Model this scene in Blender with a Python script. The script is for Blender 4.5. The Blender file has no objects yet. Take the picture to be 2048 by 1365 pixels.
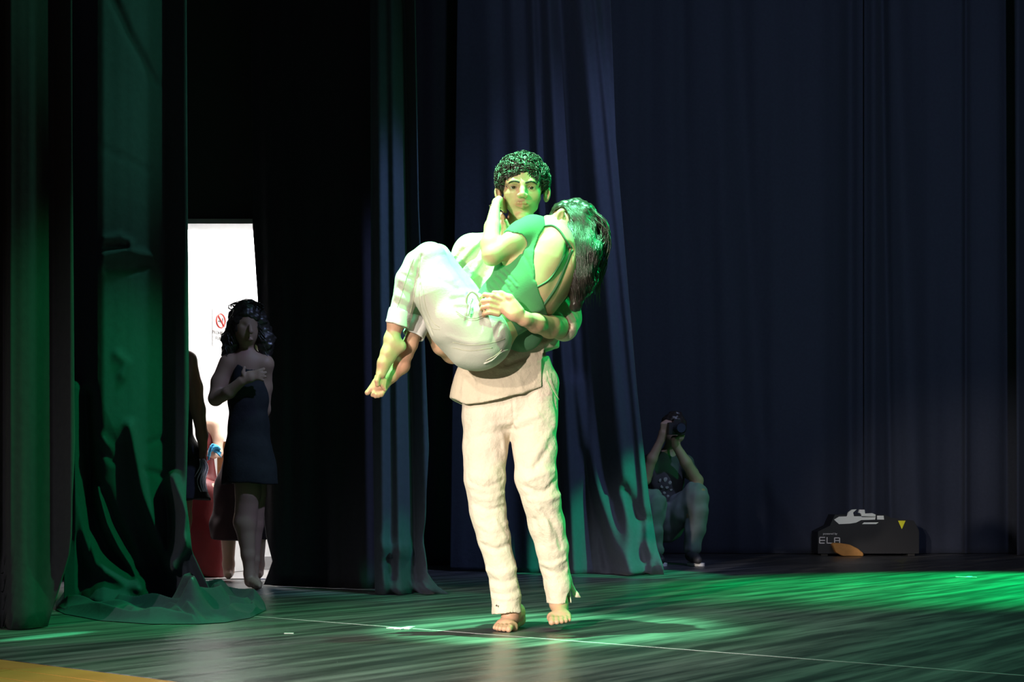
import bpy, bmesh, math, random, time
import numpy as np
from mathutils import Vector, Matrix
random.seed(7)
rng = np.random.default_rng(7)
scene = bpy.context.scene
COL = scene.collection

# ------------------------------------------------------------------ camera
F, HY, CX, CAMH = 2800.0, 1000.0, 1024.0, 0.5      # focal length (px), horizon row, centre column, lens height
cam_d = bpy.data.cameras.new('camera'); cam = bpy.data.objects.new('camera', cam_d); COL.objects.link(cam)
cam.location = (0, 0, CAMH); cam.rotation_euler = (math.pi/2, 0, 0)
cam_d.sensor_width = 36; cam_d.lens = F/2048*36; cam_d.shift_y = (HY-682.5)/2048
cam_d.clip_end = 200
scene.camera = cam
vs = scene.view_settings
vs.view_transform = 'Standard'; vs.look = 'None'; vs.gamma = 1; vs.exposure = 0.0
vs.use_curve_mapping = False

# ------------------------------------------------------------------ world and stage lights
wd = bpy.data.worlds.new('world'); scene.world = wd; wd.use_nodes = True
wd.node_tree.nodes['Background'].inputs[0].default_value = (0.42, 0.40, 0.55, 1)
wd.node_tree.nodes['Background'].inputs[1].default_value = 0.075

def spot(name, loc, tgt, power, color, deg, blend=0.3, size=0.05):
    l = bpy.data.lights.new(name, 'SPOT'); l.energy = power; l.color = color
    l.spot_size = math.radians(deg); l.spot_blend = blend; l.shadow_soft_size = size
    o = bpy.data.objects.new(name, l); COL.objects.link(o); o.location = loc
    o.rotation_euler = (Vector(tgt)-Vector(loc)).to_track_quat('-Z', 'Y').to_euler()
    return o
GREEN = (0.0, 1.0, 0.22)
KEY = (0.22, 1.0, 0.42)
spot('warm_front_spot', (-3.4, -3.4, 2.2), (0.10, 5.35, -0.02), 6700, (1.0, 0.89, 0.79), 16.5, 0.9, 0.06)
spot('white_side_spot', (-3.3, -0.4, 3.0), (0.0, 5.2, 1.62), 1900, (1.0, 0.88, 0.74), 15, 0.8, 0.06)
spot('green_white_key_spot', (-0.90, 4.45, 6.4), (-0.10, 5.2, 1.55), 10500, KEY, 13.5, 0.6, 0.05)
spot('green_top_spot', (2.2, 3.4, 5.8), (0.1, 5.2, 1.4), 420, GREEN, 17, 0.4, 0.05)
spot('green_side_spot', (4.6, 7.4, 4.6), (0.3, 5.6, 0.8), 1300, GREEN, 24, 0.6, 0.06)
spot('green_curtain_spot', (2.6, 2.6, 4.4), (-1.85, 6.0, 0.35), 1500, GREEN, 19, 0.6, 0.06)
spot('green_curtain_upper_spot', (2.6, 2.6, 4.8), (-1.85, 6.0, 2.6), 420, (0.15, 1.0, 0.42), 18, 0.8, 0.06)
spot('green_hem_spot', (3.6, 6.4, 3.0), (1.02, 9.2, 0.35), 2400, (0, 1, .34), 14, 0.5, 0.05)
spot('green_low_spot', (2.2, 4.9, 2.6), (-0.62, 7.35, -0.1), 400, (0, 1, .4), 12, 0.4, 0.05)
spot('green_upstage_spot', (7.0, 10.5, 4.2), (3.0, 8.3, 0.0), 15000, GREEN, 29, 0.8, 0.06)
spot('green_overhead_wash', (0.6, 5.6, 6.9), (0.5, 5.2, 0.0), 1100, (0.22, 1.0, 0.55), 68, 1.0, 0.2)
spot('green_crouch_spot', (5.0, 8.5, 3.0), (1.42, 10.6, 0.6), 220, GREEN, 11, 0.6, 0.05)
spot('green_floor_spot', (-0.62, 7.0, 0.62), (-1.70, 5.14, 0.0), 2500, (0.1, 1.0, 0.4), 3.2, 0.4, 0.02)
spot('amber_apron_spot', (-3.2, -1.0, 4.4), (-0.9, 4.1, 0.0), 900, (1.0, 0.92, 0.80), 38, 0.9, 0.06)
spot('blue_wash', (1.5, -3.0, 6.0), (2.8, 12.5, 3.6), 1900, (0.60, 0.70, 1.0), 34, 0.9, 0.2)
spot('blue_leg_spot', (3.4, 5.2, 6.2), (0.55, 9.3, 1.6), 900, (0.46, 0.56, 1.0), 34, 0.8, 0.1)
spot('blue_side_spot', (2.6, 4.0, 6.2), (-0.62, 7.35, 1.4), 1300, (0.40, 0.50, 1.0), 15, 0.6, 0.1)

# ------------------------------------------------------------------ helpers
def W(x, y, Y):
    return Vector(((x-CX)*Y/F, Y, CAMH+(HY-y)*Y/F))
Y0 = 5.35; S = Y0/F                                  # depth of the dancers, metres per pixel there
def MP(x, y, d=0.0):
    return W(x, y, Y0-d*S)
def floor_pt(x, y):
    Y = CAMH*F/(y-HY); return Vector(((x-CX)*Y/F, Y, 0))

def tag(o, label=None, cat=None, group=None, kind=None):
    if label: o['label'] = label
    if cat: o['category'] = cat
    if group: o['group'] = group
    if kind: o['kind'] = kind
    return o
def empty(name, loc=(0, 0, 0)):
    o = bpy.data.objects.new(name, None); COL.objects.link(o); o.location = loc; o.empty_display_size = 0.1
    return o
def mesh_obj(name, verts, faces, mat=None, parent=None, smooth=True):
    me = bpy.data.meshes.new(name)
    if isinstance(verts, np.ndarray) and isinstance(faces, np.ndarray):
        nv, nf, k = len(verts), len(faces), faces.shape[1]
        me.vertices.add(nv); me.vertices.foreach_set('co', verts.astype(np.float32).ravel())
        me.loops.add(nf*k); me.loops.foreach_set('vertex_index', faces.astype(np.int32).ravel())
        me.polygons.add(nf); me.polygons.foreach_set('loop_start', np.arange(0, nf*k, k, dtype=np.int32))
        me.update(calc_edges=True)
    else:
        me.from_pydata([tuple(v) for v in verts], [], [tuple(f) for f in faces])
    if smooth: me.polygons.foreach_set('use_smooth', [True]*len(me.polygons))
    if mat: me.materials.append(mat)
    o = bpy.data.objects.new(name, me); COL.objects.link(o)
    if parent is not None:
        o.parent = parent; o.matrix_parent_inverse = Matrix.Translation(-Vector(parent.location))
        if parent.type == 'EMPTY' or parent.parent is None: pass
    return o
class MB:
    def __init__(s): s.v = []; s.f = []
    def box(s, c, size, R=None):
        n = len(s.v); c = Vector(c)
        for dx in (-.5, .5):
            for dy in (-.5, .5):
                for dz in (-.5, .5):
                    p = Vector((dx*size[0], dy*size[1], dz*size[2]))
                    if R is not None: p = R @ p
                    s.v.append(c+p)
        for q in ((0,1,3,2),(4,6,7,5),(0,4,5,1),(2,3,7,6),(0,2,6,4),(1,5,7,3)): s.f.append([n+i for i in q])
        return s
    def tube(s, pts, rad, sides=8, cap=True):
        pts = [Vector(p) for p in pts]; n0 = len(s.v); m = len(pts)
        if not hasattr(rad, '__len__'): rad = [rad]*m
        ref = None
        for i, p in enumerate(pts):
            t = (pts[min(i+1, m-1)]-pts[max(i-1, 0)]).normalized()
            if ref is None:
                ref = Vector((0, 0, 1)) if abs(t.z) < .9 else Vector((1, 0, 0))
            a = ref-t*ref.dot(t)
            if a.length < 1e-6: a = t.orthogonal()
            a.normalize(); b = t.cross(a); ref = a
            for k in range(sides):
                an = 2*math.pi*k/sides; s.v.append(p+(a*math.cos(an)+b*math.sin(an))*rad[i])
        for i in range(m-1):
            for k in range(sides):
                k2 = (k+1) % sides
                s.f.append([n0+i*sides+k, n0+i*sides+k2, n0+(i+1)*sides+k2, n0+(i+1)*sides+k])
        if cap:
            s.f.append([n0+k for k in range(sides)][::-1]); s.f.append([n0+(m-1)*sides+k for k in range(sides)])
        return s
    def prism(s, poly, depth_vec):
        n = len(s.v); k = len(poly); dv = Vector(depth_vec)
        for p in poly: s.v.append(Vector(p))
        for p in poly: s.v.append(Vector(p)+dv)
        s.f.append(list(range(n, n+k))[::-1]); s.f.append(list(range(n+k, n+2*k)))
        for i in range(k): s.f.append([n+i, n+(i+1) % k, n+k+(i+1) % k, n+k+i])
        return s
    def ball(s, c, r, seg=12, ring=8, R=None):
        n = len(s.v); c = Vector(c)
        if not hasattr(r, '__len__'): r = (r, r, r)
        for i in range(ring+1):
            th = math.pi*i/ring
            for j in range(seg):
                ph = 2*math.pi*j/seg
                p = Vector((r[0]*math.sin(th)*math.cos(ph), r[1]*math.sin(th)*math.sin(ph), r[2]*math.cos(th)))
                if R is not None: p = R @ p
                s.v.append(c+p)
        for i in range(ring):
            for j in range(seg):
                j2 = (j+1) % seg; s.f.append([n+i*seg+j, n+(i+1)*seg+j, n+(i+1)*seg+j2, n+i*seg+j2])
        return s
    def build(s, name, mat, parent=None, smooth=False):
        return mesh_obj(name, s.v, s.f, mat, parent, smooth)
def text_mesh(name, cu, M4, parent):
    tmp = bpy.data.objects.new('tmp', cu); COL.objects.link(tmp); bpy.context.view_layer.update()
    me = bpy.data.meshes.new_from_object(tmp.evaluated_get(bpy.context.evaluated_depsgraph_get())); me.transform(M4); bpy.data.objects.remove(tmp)
    o = bpy.data.objects.new(name, me); COL.objects.link(o); o.parent = parent; o.matrix_parent_inverse = Matrix.Translation(-Vector(parent.location))
    return o
def bez(pts, n=24):
    """Catmull-Rom through pts (tuples of any length)"""
    P = np.array(pts, float); P = np.vstack([2*P[0]-P[1], P, 2*P[-1]-P[-2]]); out = []
    m = len(P)-3
    for i in range(n):
        t = i/(n-1)*m; k = min(int(t), m-1); t -= k
        a, b, c, d = P[k:k+4]
        out.append(.5*((2*b)+(c-a)*t+(2*a-5*b+4*c-d)*t*t+(3*b-a-3*c+d)*t**3))
    return np.array(out)

# ------------------------------------------------------------------ materials
MATS = {}
def mat(name, color, rough=0.8, metal=0.0, noise=None, bump=None, sheen=0.0, sss=0.0, spec=0.5, emit=None, attr=None, coat=0.0):
    if name in MATS: return MATS[name]
    m = bpy.data.materials.new(name); m.use_nodes = True; N = m.node_tree.nodes; L = m.node_tree.links
    b = N['Principled BSDF']; b.inputs['Base Color'].default_value = (*color, 1); b.inputs['Roughness'].default_value = rough
    b.inputs['Metallic'].default_value = metal; b.inputs['Specular IOR Level'].default_value = spec
    if sheen: b.inputs['Sheen Weight'].default_value = sheen; b.inputs['Sheen Roughness'].default_value = .5
    if coat: b.inputs['Coat Weight'].default_value = coat
    if sss:
        b.inputs['Subsurface Weight'].default_value = sss; b.inputs['Subsurface Radius'].default_value = (.012, .005, .003)
        b.inputs['Subsurface Scale'].default_value = 1.0
    tc = N.new('ShaderNodeTexCoord')
    if noise:
        sc, amt, c2 = noise
        nt = N.new('ShaderNodeTexNoise'); nt.inputs['Scale'].default_value = sc; nt.inputs['Detail'].default_value = 6
        L.new(tc.outputs['Object'], nt.inputs['Vector'])
        mx = N.new('ShaderNodeMix'); mx.data_type = 'RGBA'; mx.inputs[6].default_value = (*color, 1); mx.inputs[7].default_value = (*c2, 1)
        mr = N.new('ShaderNodeMapRange'); mr.inputs[1].default_value = .35; mr.inputs[2].default_value = .65; mr.inputs[4].default_value = amt
        L.new(nt.outputs[0], mr.inputs[0]); L.new(mr.outputs[0], mx.inputs[0]); L.new(mx.outputs[2], b.inputs['Base Color'])
        if attr:
            mu = N.new('ShaderNodeMix'); mu.data_type = 'RGBA'; mu.blend_type = 'MULTIPLY'; mu.inputs[0].default_value = 1
            at = N.new('ShaderNodeAttribute'); at.attribute_name = attr
            L.new(mx.outputs[2], mu.inputs[6]); L.new(at.outputs['Color'], mu.inputs[7]); L.new(mu.outputs[2], b.inputs['Base Color'])
    if bump:
        sc, st, dist = bump
        nb = N.new('ShaderNodeTexNoise'); nb.inputs['Scale'].default_value = sc; nb.inputs['Detail'].default_value = 4
        L.new(tc.outputs['Object'], nb.inputs['Vector'])
        bp = N.new('ShaderNodeBump'); bp.inputs['Strength'].default_value = st; bp.inputs['Distance'].default_value = dist
        L.new(nb.outputs[0], bp.inputs['Height']); L.new(bp.outputs[0], b.inputs['Normal'])
    if emit:
        b.inputs['Emission Color'].default_value = (*emit[0], 1); b.inputs['Emission Strength'].default_value = emit[1]
    MATS[name] = m; return m
CURT = mat('curtain_cloth', (0.026, 0.026, 0.036), .9, noise=(40, .5, (0.019, 0.019, 0.028)), bump=(25, .25, .01), sheen=.05, spec=.15)
CURT_BLUE = mat('curtain_cloth_blue', (0.040, 0.047, 0.074), .9, noise=(40, .5, (0.032, 0.038, 0.060)), bump=(25, .25, .01), sheen=.05, spec=.15)
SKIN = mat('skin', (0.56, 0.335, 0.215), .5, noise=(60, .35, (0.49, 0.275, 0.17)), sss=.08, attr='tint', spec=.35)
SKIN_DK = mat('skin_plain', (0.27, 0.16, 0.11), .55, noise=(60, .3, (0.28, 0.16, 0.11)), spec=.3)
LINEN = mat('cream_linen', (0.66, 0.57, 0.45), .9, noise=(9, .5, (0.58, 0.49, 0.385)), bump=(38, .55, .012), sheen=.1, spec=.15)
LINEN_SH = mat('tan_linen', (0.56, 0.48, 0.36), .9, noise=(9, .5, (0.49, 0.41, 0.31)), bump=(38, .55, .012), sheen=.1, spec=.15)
JEANS = mat('pale_denim', (0.50, 0.50, 0.42), .85, noise=(14, .5, (0.43, 0.43, 0.36)), bump=(140, .2, .004), sheen=.1, spec=.15)
CUFF = mat('denim_inside', (0.74, 0.71, 0.68), .9, noise=(60, .4, (0.65, 0.63, 0.62)), bump=(140, .2, .004), spec=.15)
STITCH = mat('denim_stitch', (0.40, 0.40, 0.28), .9)
GTOP = mat('green_jersey', (0.075, 0.19, 0.095), .75, noise=(30, .4, (0.06, 0.16, 0.08)), bump=(200, .15, .003), sheen=.1, spec=.2)
GSTRAP = mat('green_strap', (0.05, 0.12, 0.06), .75)
HAIR = mat('black_hair', (0.018, 0.014, 0.012), .38, noise=(120, .6, (0.035, 0.026, 0.02)), spec=.6)
EYEW = mat('eye_white', (0.42, 0.38, 0.36), .25)
IRIS = mat('eye_iris', (0.035, 0.018, 0.01), .15)
BLACK = mat('black_fabric', (0.012, 0.012, 0.014), .9, noise=(30, .5, (0.02, 0.02, 0.022)), bump=(80, .3, .005), spec=.2)

# ------------------------------------------------------------------ distance-field modelling of bodies and clothes
def V3(p): return np.array(p, np.float32)
def smin(a, b, k):
    if k <= 0: return np.minimum(a, b)
    h = np.maximum(k-np.abs(a-b), 0)/k
    return np.minimum(a, b)-h*h*k*.25
def smax(a, b, k): return -smin(-a, -b, k)
class SDF:
    def __init__(s): s.p = []; s.post = []
    def cone(s, a, b, ra, rb, k=.01, flat=None, mode='+'):
        a, b = V3(a), V3(b); r = max(ra, rb)
        def ev(P):
            ba = b-a; l2 = float(ba@ba)+1e-12
            x = P[:, 0]-a[0]; y = P[:, 1]-a[1]; z = P[:, 2]-a[2]
            h = x*(ba[0]/l2); h += y*(ba[1]/l2); h += z*(ba[2]/l2)
            np.maximum(h, 0, out=h); np.minimum(h, 1, out=h)
            x -= h*ba[0]; y -= h*ba[1]; z -= h*ba[2]
            if flat is not None:
                n = V3(flat[0]); g = (x*n[0]+y*n[1]+z*n[2])*np.float32(1/flat[1]-1); x += g*n[0]; y += g*n[1]; z += g*n[2]
            x *= x; y *= y; z *= z; x += y; x += z
            np.sqrt(x, out=x); h *= (rb-ra); x -= h; x -= np.float32(ra)
            return x
        s.p.append((ev, np.minimum(a, b)-r, np.maximum(a, b)+r, k, mode)); return s
    def chain(s, pts, k=.01, flat=None, mode='+'):
        for (a, ra), (b, rb) in zip(pts[:-1], pts[1:]): s.cone(a, b, ra, rb, k, flat, mode)
        return s
    def ell(s, c, r, k=.01, R=None, mode='+'):
        c = V3(c); r = V3(r) if hasattr(r, '__len__') else V3((r, r, r)); m = float(r.max())
        M = None if R is None else np.array(R, np.float32)
        def ev(P):
            q = P-c
            if M is not None: q = q@M
            q = q/r; a0, a1, a2 = q[:, 0], q[:, 1], q[:, 2]
            k0 = np.sqrt(a0*a0+a1*a1+a2*a2); a0 = a0/r[0]; a1 = a1/r[1]; a2 = a2/r[2]
            k1 = np.sqrt(a0*a0+a1*a1+a2*a2)
            return k0*(k0-1)/np.maximum(k1, 1e-6)
        s.p.append((ev, c-m, c+m, k, mode)); return s
    def func(s, fn, k=.0, mode='&', lo=None, hi=None):
        s.p.append((fn, V3((-99,)*3) if lo is None else V3(lo), V3((99,)*3) if hi is None else V3(hi), k, mode)); return s
    def eval(s, P, mg=.012):
        P = np.asfortranarray(P, np.float32); lo, hi = P.min(0), P.max(0); d = None
        if getattr(s, 'cache', None) is None or len(s.cache[0]) != len(s.p):
            s.cache = (np.array([p[1] for p in s.p]), np.array([p[2] for p in s.p]), np.array([p[3] for p in s.p]), np.array([p[4] in '+-' for p in s.p]))
        A, B, K, PM = s.cache
        far = (np.maximum(A-hi, lo-B).max(1) > mg+K) & PM
        for i, (ev, a, b, k, mode) in enumerate(s.p):
            if far[i]: continue
            if d is None:
                if mode == '+': d = ev(P)
                continue
            e = ev(P)
            d = smin(d, e, k) if mode == '+' else smax(d, -e, k) if mode == '-' else smax(d, e, k)
        if d is None: return np.full(len(P), .5, np.float32)
        for f in s.post: d = f(P, d)
        return d.astype(np.float32)
    def bounds(s, pad):
        A = [p for p in s.p if p[4] == '+']
        return np.min([p[1] for p in A], 0)-pad, np.max([p[2] for p in A], 0)+pad
def axis_coords(lo, hi, h, fine):
    """coordinates from lo to hi with step h, and step fine[2] between fine[0] and fine[1]"""
    if fine is None: n = int((hi-lo)/h)+1; return lo+h*np.arange(n+1)
    out = [lo]; fine = fine if isinstance(fine, list) else [fine]
    while out[-1] < hi:
        st = h
        for a, b, c in fine:
            if a <= out[-1] <= b: st = c
        out.append(out[-1]+st)
    return np.array(out)
def sdf_mesh(s, h, fine=None, pad=.03):
    lo, hi = s.bounds(pad); B = 6
    ax = []
    for i in range(3):
        c = axis_coords(float(lo[i]), float(hi[i]), h, None if fine is None else fine[i])
        while (len(c)-1) % B: c = np.append(c, c[-1]+h)
        ax.append(c.astype(np.float32))
    n = [len(c) for c in ax]; nb = [(m-1)//B for m in n]
    D = np.full(n, 1.0, np.float32)
    X = [c[B//2::B][:m] for c, m in zip(ax, nb)]
    half = [np.abs(np.array([c[min(i*B+B, len(c)-1)]-c[i*B] for i in range(m)])) for c, m in zip(ax, nb)]
    G = np.stack(np.meshgrid(*X, indexing='ij'), -1)
    cd = np.empty(nb, np.float32)
    for i in range(nb[0]):
        for j0 in range(0, nb[1], 8):
            g = G[i, j0:j0+8].reshape(-1, 3); cd[i, j0:j0+8] = s.eval(g, .05).reshape(G[i, j0:j0+8].shape[:2])
    hd = np.sqrt(half[0][:, None, None]**2+half[1][None, :, None]**2+half[2][None, None, :]**2)*.5
    act = np.abs(cd) < hd*1.5+.006
    # fill sign of inactive blocks
    sg = np.where(cd < 0, -1.0, 1.0).astype(np.float32)
    up = sg
    for a in range(3): up = np.repeat(up, B, axis=a)
    D[:-1, :-1, :-1] = up
    idx = np.argwhere(act)
    # group active blocks into columns for culling
    r = np.arange(B+1)
    key = idx[:, 0]//2*10000000+(idx[:, 1]//2)*10000+idx[:, 2]//3
    order = np.argsort(key, kind='stable'); idx = idx[order]; key = key[order]
    cuts = np.flatnonzero(np.diff(key))+1
    for grp in np.split(idx, cuts):
        i = (grp[:, 0, None]*B+r)[:, :, None, None]; j = (grp[:, 1, None]*B+r)[:, None, :, None]; k = (grp[:, 2, None]*B+r)[:, None, None, :]
        i, j, k = np.broadcast_arrays(i, j, k); i, j, k = i.ravel(), j.ravel(), k.ravel()
        P = np.stack([ax[0][i], ax[1][j], ax[2][k]], 1)
        D[i, j, k] = s.eval(P)
    neg = D < 0
    c8 = [neg[dx:n[0]-1+dx, dy:n[1]-1+dy, dz:n[2]-1+dz] for dx in (0, 1) for dy in (0, 1) for dz in (0, 1)]
    anyn = c8[0].copy(); alln = c8[0].copy()
    for c in c8[1:]: anyn |= c; alln &= c
    cells = np.argwhere(anyn & ~alln)
    vid = np.full([m-1 for m in n], -1, np.int32); vid[tuple(cells.T)] = np.arange(len(cells))
    acc = np.zeros((len(cells), 3)); cnt = np.zeros(len(cells))
    corners = [(0,0,0),(1,0,0),(0,1,0),(1,1,0),(0,0,1),(1,0,1),(0,1,1),(1,1,1)]
    def cp(c): return D[cells[:, 0]+c[0], cells[:, 1]+c[1], cells[:, 2]+c[2]]
    cv = {c: cp(c) for c in corners}
    for a in range(3):
        for c in corners:
            if c[a]: continue
            e = list(c); e[a] = 1; e = tuple(e)
            m = (cv[c] < 0) != (cv[e] < 0)
            t = np.where(m, cv[c]/np.where(m, cv[c]-cv[e], 1), 0)
            pt = np.stack([ax[q][cells[:, q]+c[q]] for q in range(3)], 1).astype(float)
            pt[:, a] += t*(ax[a][np.minimum(cells[:, a]+1, n[a]-1)]-ax[a][cells[:, a]])
            acc += pt*m[:, None]; cnt += m
    verts = acc/np.maximum(cnt, 1)[:, None]
    quads = []
    for a in range(3):
        b, c = (a+1) % 3, (a+2) % 3
        s0 = [slice(None)]*3; s1 = [slice(None)]*3
        s0[a] = slice(0, n[a]-1); s1[a] = slice(1, n[a])
        ch = neg[tuple(s0)] != neg[tuple(s1)]
        e = np.argwhere(ch)
        ok = (e[:, b] > 0) & (e[:, c] > 0) & (e[:, b] < n[b]-1) & (e[:, c] < n[c]-1); e = e[ok]
        fl = neg[tuple(e.T)]
        def v(db, dc):
            q = e.copy(); q[:, b] -= db; q[:, c] -= dc; return vid[tuple(q.T)]
        q = np.stack([v(1, 1), v(0, 1), v(0, 0), v(1, 0)], 1)
        q[~fl] = q[~fl][:, ::-1]; quads.append(q)
    quads = np.concatenate(quads); quads = quads[(quads >= 0).all(1)]
    return verts, quads
def sdf_obj(name, s, h, m, parent=None, fine=None, tint=None, smooth_it=0):
    t0_ = time.time(); v, q = sdf_mesh(s, h, fine)
    for _ in range(smooth_it):
        acc = np.zeros_like(v); cnt = np.zeros(len(v))
        for a, b in ((0, 1), (1, 2), (2, 3), (3, 0)):
            np.add.at(acc, q[:, a], v[q[:, b]]); np.add.at(cnt, q[:, a], 1)
            np.add.at(acc, q[:, b], v[q[:, a]]); np.add.at(cnt, q[:, b], 1)
        v = v*.5+.5*acc/np.maximum(cnt, 1)[:, None]
    o = mesh_obj(name, v, q, m, parent)
    if tint is not None:
        c = np.ones((len(v), 4), np.float32); c[:, :3] = tint(v)
        at = o.data.attributes.new('tint', 'FLOAT_COLOR', 'POINT'); at.data.foreach_set('color', c.ravel())
    return o
def seg_dist(P, a, b):
    a, b = V3(a), V3(b); ba = b-a; l2 = float(ba@ba)+1e-12
    x = P[:, 0]-a[0]; y = P[:, 1]-a[1]; z = P[:, 2]-a[2]
    h = np.clip((x*ba[0]+y*ba[1]+z*ba[2])/l2, 0, 1); x = x-h*ba[0]; y = y-h*ba[1]; z = z-h*ba[2]
    return np.sqrt(x*x+y*y+z*z), h
def folds(lines):
    """cloth creases: list of (polyline, width, height); + raises a ridge, - presses a valley"""
    def f(P, d):
        near = np.abs(d) < .05
        if not near.any(): return d
        Q = np.asfortranarray(P[near]); add = np.zeros(len(Q), np.float32)
        lo, hi = Q.min(0), Q.max(0)
        for pl, w, amp in lines:
            pa = np.array([tuple(p) for p in pl], np.float32)
            if (np.maximum(pa.min(0)-hi, lo-pa.max(0)) > 3*w).any(): continue
            m = None
            for i, (a, b) in enumerate(zip(pl[:-1], pl[1:])):
                e, _ = seg_dist(Q, a, b); m = e if m is None else np.minimum(m, e)
            add += amp*np.exp(-(m/w)**2)
        d = d.copy(); d[near] -= add
        return d
    return f
def ripple(freq, amp, seed=0):
    r = np.random.default_rng(seed); K = r.normal(size=(7, 3)); K /= np.linalg.norm(K, axis=1)[:, None]; K *= freq*r.uniform(.5, 1.6, (7, 1)); ph = r.uniform(0, 6.28, 7)
    K = K.astype(np.float32)
    def f(P, d):
        w = np.zeros(len(P), np.float32)
        for k, p in zip(K, ph): w += np.sin(P@k+p)
        return d+amp*w/2.6
    return f
def snapper(s, far=.45):
    """returns a function that drops picture points onto the front of a distance field at the dancers' depth"""
    def on(x, y):
        t = np.linspace(Y0-.62, Y0+far, 260); P = np.stack([(x-CX)*t/F, t, CAMH+(HY-y)*t/F], 1)
        d = s.eval(P, 9.0); h = np.flatnonzero(d < 0)
        return Vector(P[h[0]]) if len(h) else None
    def line(*pts):
        out = [on(x, y) for x, y in bez([p[:2] for p in pts], max(4, 3*len(pts)))]; out = [p for p in out if p is not None]
        return out if len(out) > 1 else [Vector((0, -50, 0)), Vector((0, -50, 1))]
    return line
def locks(name, m, parent, items, sides=6):
    """hair: list of (polyline points, radius list), one mesh"""
    b = MB()
    for pts, rad in items: b.tube(pts, rad, sides)
    return b.build(name, m, parent, True)

# ================================================================== THE STAGE
U = Vector((.785, -.62, 0)).normalized(); VV = Vector((.62, .785, 0)).normalized()   # along the stage front, and upstage
def uv(a, b, z=0.0): return U*a+VV*b+Vector((0, 0, z))

def marley_material():
    m = bpy.data.materials.new('black_dance_vinyl'); m.use_nodes = True; N = m.node_tree.nodes; L = m.node_tree.links
    b = N['Principled BSDF']
    tc = N.new('ShaderNodeTexCoord')
    mp = N.new('ShaderNodeMapping'); mp.inputs['Rotation'].default_value = (0, 0, -math.atan2(VV.y, VV.x))
    L.new(tc.outputs['Object'], mp.inputs['Vector'])
    st = N.new('ShaderNodeMapping'); st.inputs['Scale'].default_value = (.55, 7.0, 1); L.new(mp.outputs[0], st.inputs['Vector'])
    n1 = N.new('ShaderNodeTexNoise'); n1.inputs['Scale'].default_value = 1.6; n1.inputs['Detail'].default_value = 5; n1.inputs['Roughness'].default_value = .6
    L.new(st.outputs[0], n1.inputs['Vector'])
    n2 = N.new('ShaderNodeTexNoise'); n2.inputs['Scale'].default_value = 26; n2.inputs['Detail'].default_value = 5; L.new(tc.outputs['Object'], n2.inputs['Vector'])
    cr = N.new('ShaderNodeValToRGB'); e = cr.color_ramp.elements
    e[0].position = .42; e[0].color = (.040, .041, .044, 1); e[1].position = .68; e[1].color = (.15, .15, .155, 1)
    L.new(n1.outputs[0], cr.inputs[0]); L.new(cr.outputs[0], b.inputs['Base Color'])
    mr = N.new('ShaderNodeMapRange'); mr.inputs[1].default_value = .3; mr.inputs[2].default_value = .7; mr.inputs[3].default_value = .27; mr.inputs[4].default_value = .42
    L.new(n1.outputs[0], mr.inputs[0]); L.new(mr.outputs[0], b.inputs['Roughness'])
    bp = N.new('ShaderNodeBump'); bp.inputs['Strength'].default_value = .12; bp.inputs['Distance'].default_value = .02
    ad = N.new('ShaderNodeMath'); ad.operation = 'MULTIPLY_ADD'; ad.inputs[1].default_value = .15
    L.new(n2.outputs[0], ad.inputs[0]); L.new(n1.outputs[0], ad.inputs[2]); L.new(ad.outputs[0], bp.inputs['Height']); L.new(bp.outputs[0], b.inputs['Normal'])
    b.inputs['Specular IOR Level'].default_value = .55
    return m
MARLEY = marley_material()
SUB = mat('stage_underlay', (.03, .03, .03), .8)
WOOD = mat('stage_pine', (.46, .19, .05), .4, noise=(6, .7, (.34, .13, .03)), bump=(30, .15, .004))
SEAM = mat('pale_seam_tape', (.42, .42, .44), .4)
floor = mesh_obj('floor', [(-14, -1, -.03), (16, -1, -.03), (16, 22, -.03), (-14, 22, -.03)], [(0, 1, 2, 3)], SUB, smooth=False)
tag(floor, 'dark stage floor under the dance vinyl', kind='structure')
vb = [2.45, 4.02, 6.10, 8.18, 10.26, 12.34, 14.42, 16.5]
for a, b in zip(vb[:-1], vb[1:]):
    m = MB(); g = .003
    m.prism([uv(-9, a+g, -.03), uv(14, a+g, -.03), uv(14, b-g, -.03), uv(-9, b-g, -.03)], (0, 0, .03)); m.build('vinyl_strip', MARLEY, floor)
for b, w in ((4.02, .0045), (6.10, .004)):
    m = MB(); m.prism([uv(-1 if b > 5 else -5, b-w, .0), uv(10, b-w, .0), uv(10, b+w, .0), uv(-1 if b > 5 else -5, b+w, .0)], (0, 0, .0008)); m.build('seam_tape', SEAM, floor)
k = 0
for v0 in np.arange(.95, 2.44, .125):
    m = MB(); v1 = min(v0+.122, 2.447); off = (k*0.83) % 2.4
    for a in np.arange(-9.6+off-2.4, 6, 2.4):
        mm = MB(); mm.prism([uv(a+.002, v0, -.03), uv(a+2.396, v0, -.03), uv(a+2.396, v1, -.03), uv(a+.002, v1, -.03)], (0, 0, .029))
        if -9 < a < 3: mm.build('floor_plank', WOOD, floor)
    k += 1

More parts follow.
